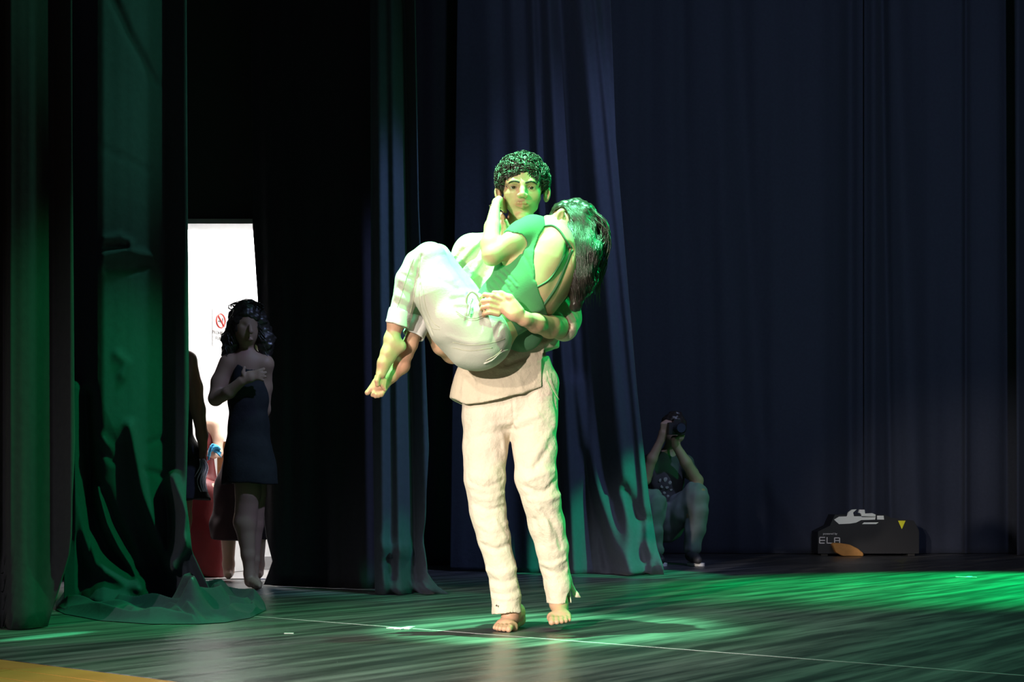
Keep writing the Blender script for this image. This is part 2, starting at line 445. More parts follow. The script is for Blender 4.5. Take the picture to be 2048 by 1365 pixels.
# walls, side door and the bright corridor behind it
WALLK = mat('black_wall_paint', (.02, .02, .022), .8, noise=(3, .4, (.028, .028, .03)))
WHITE = mat('white_wall_paint', (.85, .86, .86), .7, noise=(2, .2, (.8, .81, .82)))
CORF = mat('corridor_tile', (.32, .31, .31), .5, noise=(5, .5, (.26, .25, .25)))
WY = 8.75; DX0, DX1, DH = -2.45, -1.40, 2.25
m = MB()
for x0, x1, z0, z1 in ((-9, DX0, 0, 7), (DX0, DX1, DH, 7), (DX1, -.62, 0, 7)):
    m.box(((x0+x1)/2, WY+.075, (z0+z1)/2), (x1-x0, .15, z1-z0))
tag(m.build('wall_left', WALLK), 'black side wall of the stage with the open doorway', kind='structure')
FRAME = mat('grey_door_frame', (.35, .35, .36), .5)
m = MB(); m.box((DX0+.03, WY+.07, DH/2), (.06, .2, DH)); m.box((DX1-.03, WY+.07, DH/2), (.06, .2, DH)); m.box(((DX0+DX1)/2, WY+.07, DH-.015), (DX1-DX0, .2, .03))
tag(m.build('door_1', FRAME), 'grey frame of the open doorway at the side of the stage', kind='structure')
CY = 9.85
m = MB(); m.box((-2.92, CY+.05, 1.5), (3.6, .1, 3.0)); tag(m.build('wall_corridor', WHITE), 'white corridor wall seen through the doorway', kind='structure')
m = MB(); m.box((-4.7, (WY+CY)/2+.1, 1.5), (.1, 1.1, 3)); tag(m.build('wall_corridor_end', WHITE), 'white end wall of the corridor', kind='structure')
m = MB(); m.box((-1.15, (WY+CY)/2+.1, 1.5), (.1, 1.1, 3)); tag(m.build('wall_corridor_side', WHITE), 'white far end wall of the corridor', kind='structure')
m = MB(); m.box((-2.92, (WY+CY)/2+.1, 3.03), (3.6, 1.2, .06)); tag(m.build('ceiling_corridor', WHITE), 'white ceiling of the corridor', kind='structure')
m = MB(); m.box((-2.92, (WY+CY)/2+.06, .002), (3.6, 1.2, .008)); tag(m.build('floor_corridor', CORF), 'grey floor of the corridor behind the doorway', kind='structure')
m = MB(); m.box((-2.92, CY-.008, .05), (3.4, .016, .1)); tag(m.build('baseboard_corridor', FRAME), 'grey baseboard of the corridor wall', kind='structure')
# corridor lamp
lt = empty('ceiling_lamp', (-2.0, 9.35, 3.0)); tag(lt, 'long corridor ceiling lamp above the doorway', 'lamp')
m = MB(); m.box((-2.0, 9.35, 2.975), (1.3, .18, .05)); m.build('housing', mat('lamp_housing', (.8, .8, .8), .5), lt)
m = MB(); m.box((-2.0, 9.35, 2.945), (1.24, .14, .02)); m.build('diffuser', mat('lamp_diffuser', (.9, .9, .9), .5, emit=((1, .97, .93), 12)), lt)
al = bpy.data.lights.new('corridor_light', 'AREA'); al.shape = 'RECTANGLE'; al.size = 1.2; al.size_y = .14; al.energy = 160; al.color = (1, .97, .94)
ao = bpy.data.objects.new('corridor_light', al); COL.objects.link(ao); ao.location = (-2.0, 9.35, 2.92)
# back wall and ceiling of the stage house
m = MB(); m.box((2, 15.4, 3.5), (26, .2, 7)); tag(m.build('wall_back', WALLK), 'black back wall of the stage', kind='structure')
m = MB(); m.box((2, 8, 7.1), (26, 17, .2)); tag(m.build('ceiling', WALLK), 'black ceiling of the stage house', kind='structure')

# ------------------------------------------------------------------ curtains
def interp(tab): 
    t = np.array(tab, float); return lambda y: np.interp(y, t[:, 0], t[:, 1])
def curtain(name, label, Yf, xl, xr, yb, disp, m=CURT, nx=150, ny=110, top=6.6, thick=.006, zmin=.004, density=1.6):
    """cloth hanging from z=top: xl, xr give its side edges by row, Yf its depth by column, disp its folds in metres"""
    t = np.linspace(0, 1, ny)**(1/density); sx = np.linspace(0, 1, nx)
    V = np.zeros((ny, nx, 3)); Ym = Yf((xl(500)+xr(500))/2)
    ytop = HY-(top-CAMH)*F/Ym
    y = ytop+(yb-ytop)*t
    for i in range(ny):
        x = xl(y[i])+(xr(y[i])-xl(y[i]))*sx
        Yd = Yf(x); D = disp(x, np.full(nx, y[i]))
        V[i, :, 0] = (x-CX)*(Yd-D)/F; V[i, :, 1] = Yd-D
        zt = CAMH+(HY-y[i])*Ym/F
        zb = CAMH+(HY-yb)*Ym/F
        V[i, :, 2] = zmin+(zt-zb)
    I = np.arange(ny*nx).reshape(ny, nx)
    q = np.stack([I[:-1, :-1], I[1:, :-1], I[1:, 1:], I[:-1, 1:]], -1).reshape(-1, 4)
    o = mesh_obj(name, V.reshape(-1, 3), q, m)
    sm = o.modifiers.new('thickness', 'SOLIDIFY'); sm.thickness = thick; sm.offset = -1
    tag(o, label, 'curtain', 'stage curtains')
    return o
def vfolds(lst, wig=0):
    """vertical folds: (x, width, depth[m], drift px per 1000 rows)"""
    def f(x, y):
        d = np.zeros_like(x)
        for x0, w, a, dr in lst:
            d += a*np.exp(-((x-(x0+dr*(y-500)/1000))/w)**2)
        return d
    return f
def ridges(lines):
    def f(x, y):
        d = np.zeros_like(x)
        for pl, w, a in lines:
            best = np.full(x.shape, 1e9); 
            for (x0, y0), (x1, y1) in zip(pl[:-1], pl[1:]):
                dx, dy = x1-x0, y1-y0; h = np.clip(((x-x0)*dx+(y-y0)*dy)/(dx*dx+dy*dy), 0, 1)
                best = np.minimum(best, np.hypot(x-x0-h*dx, y-y0-h*dy))
            d += a*np.exp(-(best/w)**2)
        return d
    return f
def fine(x, y, s=1.0, ph=0.0): return s*(.006*np.sin(x/9+ph+.002*y)+.004*np.sin(x/5.3+1.3*ph)+.004*np.sin(x/23+2+ph+y*.001))
C = lambda v: (lambda y: y*0+v)

# front leg: folded layer at the frame's left edge
def profile(tab):
    t_ = np.array(tab, float)
    def f(x, y):
        k = [np.interp(x+o_, t_[:, 0], t_[:, 1]) for o_ in (-4, -2, 0, 2, 4)]; return sum(k)/5
    return f
f1 = profile([(-330, 0), (-250, .10), (-180, 0), (-100, .10), (-30, .11), (10, .0), (18, .11), (60, .09), (100, -.01), (108, -.03), (144, .09), (150, .06)])
front = curtain('curtain', 'dark blue-green front leg curtain at the left edge of the picture', lambda x: 5.36+.0004*(x+200), C(-330), interp([(-1500, 140), (300, 145), (900, 150), (1100, 140), (1200, 112), (1262, 95)]), 1259,
        lambda x, y: f1(x, y)+fine(x, y, .7), CURT, 220, 60)
# wide flat leg behind it, its bottom sweeping into the heap on the floor
xr1 = interp([(-2000, 372), (0, 373), (640, 377), (800, 378), (950, 374), (1000, 372), (1045, 378), (1110, 385), (1160, 410), (1225, 440)])
f2 = profile([(120, .0), (160, .0), (192, .15), (206, .17), (262, .11), (322, -.02), (332, -.02), (371, .10), (379, .08)])
r2 = ridges([([(215, 0), (260, 90), (310, 165)], 9, -.03), ([(205, 320), (312, 352)], 5, -.006),
             ([(210, 497), (240, 490), (262, 500)], 8, .03), ([(208, 530), (250, 517), (300, 520)], 9, .04), ([(215, 552), (260, 548), (300, 530)], 7, -.03), ([(212, 508), (252, 505)], 6, -.03),
             ([(235, 720), (255, 735), (245, 760)], 10, .02), ([(300, 890), (335, 875)], 6, -.015), ([(290, 945), (330, 955), (345, 935)], 6, -.02),
             ([(150, 780), (152, 930), (165, 1060), (190, 1130), (280, 1175)], 15, .10), ([(175, 800), (180, 1000), (210, 1100), (260, 1160)], 14, -.08),
             ([(195, 980), (215, 1050), (240, 1100), (270, 1150)], 7, .06), ([(205, 990), (230, 1050), (262, 1110)], 12, -.04),
             ([(260, 860), (285, 980), (315, 1080), (345, 1140)], 12, .05), ([(240, 900), (262, 1010), (300, 1100), (330, 1150)], 22, -.06),
             ([(345, 960), (372, 1030), (365, 1090), (345, 1135)], 13, .10), ([(335, 1000), (340, 1060), (335, 1100)], 9, -.05),
             ([(375, 1080), (400, 1140), (425, 1190)], 10, .05), ([(200, 880), (222, 900)], 8, .03), ([(203, 905), (225, 925)], 7, -.02)])
def diag(x, y):
    sd = ((y-860)*120-(x-225)*270)/math.hypot(120, 270); w_ = np.clip((y-800)/150, 0, 1)*np.clip((1200-y)/60, 0, 1)
    return -.0024*np.clip(sd, 0, 70)*w_*np.clip((x-150)/30, 0, 1)
loose = curtain('curtain', 'wide green-lit leg curtain hanging loose beside the doorway', lambda x: 6.3+0*x, C(128), xr1, 1223,
        lambda x, y: f2(x, y)+r2(x, y)+fine(x, y, .25)+diag(x, y), CURT_BLUE, 200, 240, density=2.6)
# the heap of spare cloth on the floor
def heap():
    nx, ny = 300, 170
    xs = np.linspace(112, 532, nx)
    rolls = [([(132, 1214), (150, 1207), (200, 1208), (260, 1210), (330, 1212), (395, 1214)], .065, .055), ([(128, 1214), (138, 1224), (170, 1232), (230, 1240), (300, 1246), (385, 1248)], .05, .035),
             ([(225, 1216), (290, 1211), (335, 1214), (368, 1222)], .115, .06), ([(150, 1220), (230, 1221), (300, 1223), (345, 1224)], .055, .04), ([(250, 1226), (320, 1229), (375, 1242), (395, 1247)], .06, .04),
             ([(352, 1208), (370, 1220), (382, 1241)], .15, .055), ([(380, 1214), (425, 1212), (438, 1224), (400, 1234)], .10, .05), ([(425, 1213), (470, 1216), (500, 1221), (526, 1220)], .07, .05),
             ([(170, 1230), (240, 1231), (280, 1240)], .04, .035), ([(330, 1235), (350, 1241), (370, 1247)], .045, .03), ([(400, 1242), (450, 1239), (495, 1230), (522, 1221)], .03, .03), ([(440, 1226), (470, 1229), (498, 1226)], .05, .035), ([(180, 1214), (250, 1216), (310, 1219)], .06, .04), ([(300, 1205), (360, 1203), (410, 1206)], .09, .06)]
    segs = []
    for pl, A_, w_ in rolls:
        p = [floor_pt(x, y) for x, y in bez(pl, 5*len(pl))]; segs.append((p, A_, w_))
    fx = [112, 130, 200, 300, 400, 450, 500, 532]
    front = np.interp(xs, fx, [1222, 1230, 1243, 1250, 1250, 1247, 1238, 1222]); back = np.interp(xs, [112, 140, 200, 400, 460, 500, 532], [1206, 1200, 1196, 1196, 1204, 1212, 1218])
    V = np.zeros((ny, nx, 3)); ts = np.linspace(0, 1, ny)
    for i, tt in enumerate(ts):
        yf = back+(front-back)*tt; Y = CAMH*F/(yf-HY); X = (xs-CX)*Y/F; h = np.zeros(nx)
        e = np.clip(np.minimum(tt, 1-tt)*9, 0, 1)*np.clip((1-np.abs((xs-322)/210))*9, 0, 1)
        Xw = X+.02*np.sin(Y*21+X*9); Yw = Y+.03*np.sin(X*17+Y*5)
        for p, A_, w_ in segs:
            best = np.full(nx, 9.0)
            for a, c in zip(p[:-1], p[1:]):
                dx, dy = c.x-a.x, c.y-a.y; hh = np.clip(((Xw-a.x)*dx+(Yw-a.y)*dy)/(dx*dx+dy*dy+1e-9), 0, 1)
                best = np.minimum(best, np.hypot(Xw-a.x-hh*dx, Yw-a.y-hh*dy))
            h = np.maximum(h, A_*np.exp(-(best/w_)**1.35))
        h = h+.012*np.sin(X*38+Y*11)*e*.5+.02*e
        V[i, :, 0] = X; V[i, :, 1] = Y; V[i, :, 2] = .003+np.maximum(h, 0)*np.sqrt(e)
    I = np.arange(ny*nx).reshape(ny, nx); q = np.stack([I[:-1, :-1], I[1:, :-1], I[1:, 1:], I[:-1, 1:]], -1).reshape(-1, 4)
    o = mesh_obj('hem_heap', V.reshape(-1, 3), q, CURT_BLUE, loose)
    tag(o, 'crumpled heap of curtain cloth lying on the stage floor')
heap()
# second leg: dark rear panel beside the doorway, and the lighter folded panel in front of it
f3 = vfolds([(560, 22, .05, 10), (610, 30, .06, 5), (665, 26, .05, 0), (715, 22, .05, 0), (535, 10, .03, 20)])
curtain('curtain', 'black leg curtain just right of the bright doorway', lambda x: 8.15-.0018*(x-530), interp([(-2000, 490), (437, 505), (600, 516), (780, 521), (960, 524), (1070, 530), (1130, 545), (1181, 526)]), C(760), 1178,
        lambda x, y: f3(x, y)+fine(x, y, .8, 1), CURT, 150, 60)
f4 = vfolds([(762, 14, .07, 8), (790, 12, .07, 14), (818, 9, -.07, 18), (842, 12, .06, 20)])
r4 = ridges([([(762, 1095), (795, 1110), (815, 1100)], 9, .05), ([(770, 1115), (800, 1122)], 10, -.03), ([(845, 1065), (858, 1090)], 9, -.04), ([(770, 1168), (800, 1182), (850, 1180)], 7, .05)])
curtain('curtain', 'blue folded leg curtain hanging left of the dancers', lambda x: 7.38+0*x, interp([(-2000, 735), (600, 742), (1190, 750)]), interp([(-2000, 826), (0, 829), (420, 836), (700, 850), (900, 858), (1040, 850), (1080, 845), (1150, 856), (1175, 875), (1190, 898)]), 1190,
        lambda x, y: f4(x, y)+r4(x, y)+fine(x, y, .4, 2), CURT_BLUE, 120, 110)
# masking drape deep behind the gap
f5 = vfolds([(x, 20, .05, 0) for x in range(520, 1400, 58)])
curtain('curtain', 'black masking drape in the dark gap behind the dancers', lambda x: 10.6+0*x, C(770), C(1215), 1131, lambda x, y: f5(x, y), CURT, 120, 40)
# third leg, flaring towards its hem
xr3 = interp([(-2000, 1195), (0, 1220), (300, 1232), (600, 1257), (800, 1275), (1000, 1298), (1100, 1314), (1135, 1327), (1153, 1328)])
f6 = vfolds([(985, 20, .05, 20), (1040, 16, .05, 30), (1082, 10, .06, 35), (1118, 14, .09, 45), (1150, 10, -.04, 60), (1205, 22, .12, 90), (1238, 9, .05, 100)])
r6 = ridges([([(1150, 780), (1180, 960), (1235, 1100), (1260, 1145)], 16, .08), ([(1130, 640), (1160, 900), (1200, 1060), (1215, 1140)], 12, -.06), ([(1250, 985), (1275, 1040), (1310, 1050)], 10, -.07), ([(1290, 1090), (1322, 1130)], 12, .05), ([(1235, 1150), (1280, 1142), (1325, 1130)], 7, .06)])
curtain('curtain', 'blue leg curtain with a green-lit flaring hem right of the dancers', lambda x: 9.3-.0012*(x-1300), interp([(-2000, 940), (1155, 900)]), xr3, 1152,
        lambda x, y: f6(x, y)+r6(x, y)+fine(x, y, .45, 3), CURT_BLUE, 170, 130)
# upstage drapes at the right
f7 = vfolds([(1200, 22, .05, 0), (1260, 22, .05, 0), (1345, 26, .06, 20), (1400, 20, .04, 30), (1450, 40, .14, 60), (1560, 60, .16, 40), (1640, 36, .12, 10), (1700, 14, -.08, 0), (1500, 18, -.03, 50)])
r7 = ridges([([(1500, 900), (1560, 1000), (1620, 1085)], 26, .06)])
curtain('curtain', 'broad dark drape behind the crouching photographer', lambda x: 13.05-.0001*(x-1320), C(1170), C(1745), 1107, lambda x, y: f7(x, y)+r7(x, y)+fine(x, y, .6, 4), CURT_BLUE, 170, 60)
f8 = vfolds([(1748, 12, .08, 0), (1772, 9, -.06, 15), (1812, 26, .10, 40), (1880, 26, -.02, 40), (1932, 6, .06, 0), (1985, 22, .03, 0), (2012, 10, -.04, 0)])
curtain('curtain', 'dark folded drape right of the stage machine', lambda x: 12.95+0*x, C(1728), C(2050), 1107, lambda x, y: f8(x, y)+fine(x, y, .6, 5), CURT_BLUE, 150, 60)
f9 = vfolds([(2036, 10, .10, 0), (2075, 20, .08, 0), (2130, 24, .09, 0), (2200, 30, .08, 0), (2300, 30, .08, 0)])
curtain('curtain', 'bluish drape edge at the right border of the picture', lambda x: 12.6+0*x, interp([(-2000, 2014), (1110, 2034)]), C(2420), 1109, lambda x, y: f9(x, y)+fine(x, y, .6, 6), CURT_BLUE, 120, 50)

# ================================================================== THE MAN
def C3(lst, r=1.0): return [(MP(x, y, d), rr*S*r) for x, y, d, rr in lst]
def man():
    t = empty('person', floor_pt(1030, 1262)); 
    tag(t, 'barefoot man in cream shirt and trousers carrying a woman in his arms', 'person')
    b = SDF(); q = S
    # head
    b.ell(MP(1045, 361, 4), (40*q, 50*q, 45*q), .0)
    b.ell(MP(1044.5, 384, 12), (34.5*q, 38*q, 36*q), 14*q); b.ell(MP(1044.5, 408, 12), (25*q, 36*q, 30*q), 14*q)
    b.chain(C3([(1014, 396, -4, 6), (1021, 414, 6, 5), (1036, 432, 28, 5)]), 8*q); b.chain(C3([(1075, 397, -4, 6), (1068, 415, 6, 5), (1053, 432, 28, 5)]), 8*q)
    b.ell(MP(1044, 434.5, 36), (11*q, 8*q, 7.5*q), 8*q)
    b.ell(MP(1019, 388, 30), 10*q, 10*q); b.ell(MP(1069, 389, 30), 10*q, 10*q)
    b.chain(C3([(1017, 365, 38, 5), (1028, 363.5, 47, 5), (1045, 367, 49, 4), (1062, 364.5, 47, 5), (1073, 366, 38, 5)]), 8*q)
    b.ell(MP(1027, 375, 52), (11*q, 7*q, 6.5*q), 7*q, mode='-'); b.ell(MP(1063, 376, 52), (11*q, 7*q, 6.5*q), 7*q, mode='-')
    for ex, ey in ((1027, 374.5), (1063, 375.5)):
        b.ell(MP(ex, ey, 39), (9*q, 8.6*q, 8*q), 4*q)
        b.ell(MP(ex, ey+.4, 48), (7.2*q, 8*q, 2.3*q), 1.0*q, mode='-')
    b.chain(C3([(1045, 370, 50, 4.2), (1045, 380, 55, 4.4), (1045, 388.5, 60, 5.4)]), 5*q)
    b.ell(MP(1038.5, 391, 54), (4.6*q, 5.5*q, 4*q), 4*q); b.ell(MP(1051.5, 391, 54), (4.6*q, 5.5*q, 4*q), 4*q)
    b.ell(MP(1041, 394.5, 58), (2.1*q, 3*q, 1.6*q), 1*q, mode='-'); b.ell(MP(1049.5, 394.5, 58), (2.1*q, 3*q, 1.6*q), 1*q, mode='-')
    b.chain(C3([(1030.5, 409.2, 40, 1.8), (1038, 406.2, 46.3, 3.4), (1044.5, 406.9, 47.8, 3.3), (1051, 406.2, 46.3, 3.4), (1058.5, 409.7, 40, 1.8)]), 1.6*q)
    b.chain(C3([(1033, 411.3, 41.5, 2.2), (1044.5, 413.6, 46.6, 3.9), (1056, 411.8, 41.5, 2.2)]), 1.6*q)
    b.chain(C3([(1029, 409.4, 45, 1.0), (1044.5, 409.9, 52.5, 1.2), (1060, 409.8, 45, 1.0)]), .8*q, mode='-')
    for sx, ex in ((-1, 996), (1, 1094)):
        Re = Matrix.Rotation(sx*.5, 3, 'Z') @ Matrix.Rotation(sx*.12, 3, 'Y')
        b.ell(MP(ex, 389, 0), (6*q, 10*q, 16*q), 4*q, Re)
        b.ell(MP(ex+sx*.5, 387, 8), (3*q, 5*q, 9*q), 2*q, Re, mode='-')
    # neck, trunk, limbs under the clothes
    b.chain(C3([(1043, 418, -18, 25), (1038, 455, -18, 26), (1032, 490, -16, 32)]), 8*q)
    b.chain(C3([(1030, 500, -12, 45), (1030, 560, -8, 64), (1028, 640, -6, 60), (1022, 720, -4, 62), (1022, 770, -4, 62)]), 30*q, flat=((0, 1, 0), .7))
    b.chain(C3([(955, 505, -10, 30), (1030, 495, -14, 34), (1108, 508, -10, 30)]), 20*q)
    # his right arm, passing under her knees
    b.chain(C3([(945, 512, -8, 27), (912, 610, 10, 24), (905, 706, 30, 20)]), 12*q)
    b.chain(C3([(905, 706, 30, 21), (885, 690, 62, 20), (862, 652, 84, 17), (846, 620, 96, 13)]), 8*q)
    b.chain(C3([(846, 620, 96, 13), (838, 596, 104, 14), (836, 580, 106, 13)]), 5*q, flat=((0, 1, 0), .7))
    for i in range(4): b.chain(C3([(838+i*3, 590-i*4, 108, 5), (846+i*3, 566-i*2, 112, 4.8), (858+i*3, 556-i, 108, 4)]), 3*q)
    # his left arm and the hand spread on her hip
    b.chain(C3([(1112, 512, -8, 27), (1122, 590, -4, 25), (1126, 655, 50, 23)]), 12*q)
    b.chain(C3([(1126, 655, 50, 23), (1100, 654, 110, 21), (1072, 647, 162, 17.5), (1048, 638, 196, 13)]), 8*q)
    b.chain(C3([(1048, 638, 196, 13), (1028, 626, 206, 15), (1008, 614, 204, 14)]), 8*q, flat=((.25, -.9, .3), .72))
    b.chain(C3([(1024, 612, 204, 12), (1004, 606, 202, 9)]), 8*q)
    fing = [((1006, 601), (985, 592), (970, 590), (962, 597)), ((1002, 609), (980, 602), (966, 603), (959, 610)), ((999, 618), (978, 613), (966, 615), (961, 622)), ((996, 628), (979, 625), (970, 627), (966, 634))]
    for i, f in enumerate(fing):
        d0 = [208, 212, 205, 186]
        b.chain([(MP(x, y, d), r*q) for (x, y), d, r in zip(f, d0, (6.0, 5.2, 4.6, 3.9))], 2.2*q)
    b.chain(C3([(1040, 622, 206, 8), (1020, 596, 208, 6.6), (1002, 588, 206, 5.6), (988, 586, 198, 4.6)]), 4*q)
    # legs and feet
    b.chain(C3([(978, 800, 0, 36), (972, 960, 8, 28), (992, 1080, -2, 24), (1014, 1190, -8, 16), (1020, 1225, -10, 15)]), 10*q)
    b.chain(C3([(1066, 800, 0, 36), (1072, 960, 18, 28), (1098, 1080, -15, 23), (1116, 1180, -32, 14), (1118, 1205, -34, 14)]), 10*q)
    def foot(heel, toe, ankle, side, lift):
        h, e, a = Vector(heel), Vector(toe), Vector(ankle); dr = (e-h).normalized(); sd = Vector((-dr.y, dr.x, 0))*side
        b.chain([(a, .028), (h+dr*.05+Vector((0, 0, .045)), .032), (h+dr*.015+Vector((0, 0, .012)), .028)], .02)
        b.chain([(a, .028), (h+dr*.10+Vector((0, 0, .032)), .030), (h+dr*.165+Vector((0, 0, .008)), .024)], .02)
        b.chain([(h+dr*.05-sd*.008, .024), (h+dr*.16-sd*.022, .021)], .02); b.chain([(h+dr*.16-sd*.025, .021), (h+dr*.17+sd*.026, .022)], .015)
        tl = [(.235, .030, .0125), (.232, .010, .0105), (.224, -.008, .0098), (.213, -.024, .0092), (.198, -.038, .0088)]
        for ln, off, r in tl:
            b.chain([(h+dr*(ln-.055)+sd*off*.95+Vector((0, 0, .004)), r*1.15), (h+dr*(ln-.022)+sd*off+Vector((0, 0, .004)), r*.95), (h+dr*(ln-.008)+sd*off+Vector((0, 0, -.002)), r)], .004)
    k1 = floor_pt(1031, 1253); k2 = floor_pt(1000, 1266)
    dr = (k2-k1); dr.z = 0; dr = Vector((-.32, -.95, 0)).normalized(); h1 = floor_pt(1000, 1266)-dr*.24
    foot(h1+Vector((0, 0, .02)), h1+dr*.24+Vector((0, 0, .014)), MP(1019, 1222, -12), 1, 0)
    h2 = W(1116, 1212, Y0+.16); e2 = W(1119, 1243, Y0-.055)
    foot(h2, e2, MP(1117, 1200, -34), -1, 0)
    def tint(v):
        c = np.ones((len(v), 3), np.float32)
        def near(x, y, d, rx, ry):
            p = MP(x, y, d); return np.exp(-(((v[:, 0]-p.x)/(rx*S))**2+((v[:, 2]-p.z)/(ry*S))**2)**2)*(np.abs(v[:, 1]-p.y) < 30*S)
        l = near(1044.5, 410, 48, 14.5, 6.2)[:, None]**.5; c = c*(1-l)+np.array((.72, .47, .47))*l
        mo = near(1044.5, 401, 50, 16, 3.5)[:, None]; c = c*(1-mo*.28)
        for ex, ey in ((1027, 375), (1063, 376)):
            m = near(ex, ey, 45, 12, 7)[:, None]; c = c*(1-m*.38)  # eye sockets darkened: their shade is painted into the skin tint
        return c
    hp = MP(1045, 385, 10)
    body = sdf_obj('body', b, .0036, SKIN, t, ((hp.x-.11, hp.x+.11, .0018), (hp.y-.13, hp.y+.1, .0022), [(.13, .98, .007), (hp.z-.13, hp.z+.10, .0018)]), tint)
    for ex, ey in ((1027, 374.5), (1063, 375.5)):
        m = MB(); c = MP(ex, ey, 39.5); m.ball(c, 7.6*q, 20, 14, Matrix.Rotation(math.pi/2, 3, 'X')); e = m.build('eye', EYEW, t, True)
        m = MB(); m.ball(c+Vector((0, -5.8*q, -.7*q)), (4.2*q, 2.4*q, 4.2*q), 16, 10); m.build('iris', IRIS, e, True)
    # eyebrows: short overlapping hairs
    from mathutils.bvhtree import BVHTree
    bv = BVHTree.FromPolygons([v.co for v in body.data.vertices], [p.vertices for p in body.data.polygons])
    def onskin(x, y, lift=.0006):
        P0 = MP(x, y, 40); dr = (P0-Vector(cam.location)).normalized(); h = bv.ray_cast(P0-dr*.4, dr, .8)
        return (h[0] if h[0] is not None else P0)-dr*lift
    for pl in ([(1017, 367), (1023, 363), (1031, 362), (1039, 365)], [(1074, 368), (1068, 364), (1060, 363), (1051, 366)]):
        it = []; c = bez(pl, 30)
        for i, (x, y) in enumerate(c[:-2]):
            for kk in range(4):
                dx, dy = rng.normal(0, .4), rng.uniform(-1.9, 1.7)*(.5+.5*i/30)
                x2, y2 = c[min(i+4, 29)]
                it.append(([onskin(x+dx, y+dy+1), onskin((x+x2)/2+dx, (y+y2)/2+dy*.8, .0016), onskin(x2+dx, y2+dy*.5)], [.0011, .0014, .0004]))
        tag(locks('eyebrow', HAIR, t, it, 4), kind='stuff')
    # hair: a cap over the skull covered in short curls
    hs = SDF(); hs.ell(MP(1045, 356, -2), (50*q, 57*q, 47*q), 0)
    hs.ell(MP(1040, 332, 22), (36*q, 26*q, 18*q), 10*q)
    hs.ell(MP(1003, 362, 0), (9*q, 26*q, 24*q), 8*q); hs.ell(MP(1087, 362, 0), (8*q, 26*q, 24*q), 8*q)
    hs.ell(MP(1046, 385, 62), (37*q, 40*q, 42*q), 5*q, mode='-'); hs.ell(MP(1045, 430, 30), (40*q, 90*q, 32*q), 5*q, mode='-')
    for ex in (993, 1097): hs.ell(MP(ex, 391, 6), (11*q, 20*q, 18*q), 4*q, mode='-')
    hs.post.append(ripple(170, .0032, 3)); hs.post.append(ripple(420, .0012, 4))
    hair = sdf_obj('hair', hs, .003, HAIR, t)
    it = []
    hv = np.array([v.co[:] for v in hair.data.vertices]); hn = np.array([v.normal[:] for v in hair.data.vertices])
    cz = MP(1045, 385, 0).z; sel = np.flatnonzero((hv[:, 1] < Y0+.09) & (hv[:, 2] > MP(0, 380).z) & (((hv-np.array(MP(1045, 360, 0)))*hn).sum(1) > 0))
    cen = [Vector(hv[i]) for i in rng.choice(sel, 130, replace=False)]; cph = rng.uniform(0, 6.28, 130); cdir = rng.normal(0, .8, 130)
    kd = __import__('mathutils').kdtree.KDTree(130)
    for i, c in enumerate(cen): kd.insert(c, i)
    kd.balance()
    for i in rng.choice(sel, 2600, replace=False):
        p = Vector(hv[i]); n = Vector(hn[i]); co, ci, dist = kd.find(p); u0 = cdir[ci]
        dn = Vector((u0, -.25, -.8)); tg = dn-n*dn.dot(n); tg.normalize(); sd = n.cross(tg)
        tow = (co-p); L = rng.uniform(.014, .03); pts = []
        for j in range(6):
            u = j/5; an = cph[ci]+u*4.5
            pts.append(p+tg*L*(u-.35)+n*(.0006+.0065*math.sin(math.pi*min(u*1.1, 1)))+tow*(.55*u)+(sd*math.cos(an)+n*math.sin(an)*.6)*.0045*u)
        it.append((pts, [.0007, .0013, .0014, .0013, .0010, .0003]))
    tag(locks('curls', HAIR, hair, it, 4), kind='stuff')
    # trousers
    tr = SDF(); 
    legL = [(978, 770, 0, 54), (975, 839, 4, 50), (970, 898, 8, 44), (970, 958, 12, 41), (975, 1017, 4, 36), (988, 1076, -2, 33), (1003, 1136, -8, 29), (1013, 1195, -9, 28.5), (1013.5, 1223, -8, 30)]
    legR = [(1064, 770, 0, 54), (1067, 839, 8, 46), (1070, 898, 14, 43), (1071, 955, 20, 40), (1083, 1000, 10, 37), (1093, 1047, -4, 35), (1104, 1096, -18, 31), (1108, 1130, -26, 27), (1115, 1170, -30, 25), (1118, 1204, -32, 25)]
    tr.chain(C3(legL), 6*q); 
    tr.chain(C3([(1000, 735, -4, 56), (1046, 735, -4, 56)]), 14*q); tr.chain(C3([(1022, 760, -2, 62), (1022, 800, 0, 66)]), 18*q, flat=((0, 1, 0), .85))
    tr.chain(C3(legR), 10*q)
    # loose back flap of the split hem
    tr.chain(C3([(1128, 1120, -44, 8), (1136, 1160, -52, 6), (1152, 1190, -58, 5), (1160, 1195, -60, 3)]), 8*q, flat=((.35, 1, 0), .8))
    # open hems
    tr.chain(C3([(1013, 1190, -9, 24), (1014, 1240, -9, 27)]), 2*q, mode='-'); tr.chain(C3([(1116, 1160, -31, 19), (1120, 1225, -34, 23)]), 2*q, mode='-')
    za = MP(1013, 1226, -8).z; zb = MP(1116, 1207, -32).z; xm = MP(1058, 1200, 0).x
    def hem(P): 
        zz = np.where(P[:, 0] < xm, za+.02*np.clip((MP(1000, 0).x-P[:, 0])/.03, 0, 1)*-.3, zb-.0)
        return zz-P[:, 2]
    tr.func(hem, .002)
    # side slit of the lifted leg
    sa = MP(1134, 1215, -25)
    tr.cone(MP(1141, 1215, -18), MP(1133, 1160, -30), 12*q, 2*q, 2*q, mode='-')
    zt = MP(0, 714).z; tr.func(lambda P: P[:, 2]-zt-.0, .004)
    MPl = lambda *p: [MP(*a) for a in p]
    MPl = snapper(tr)
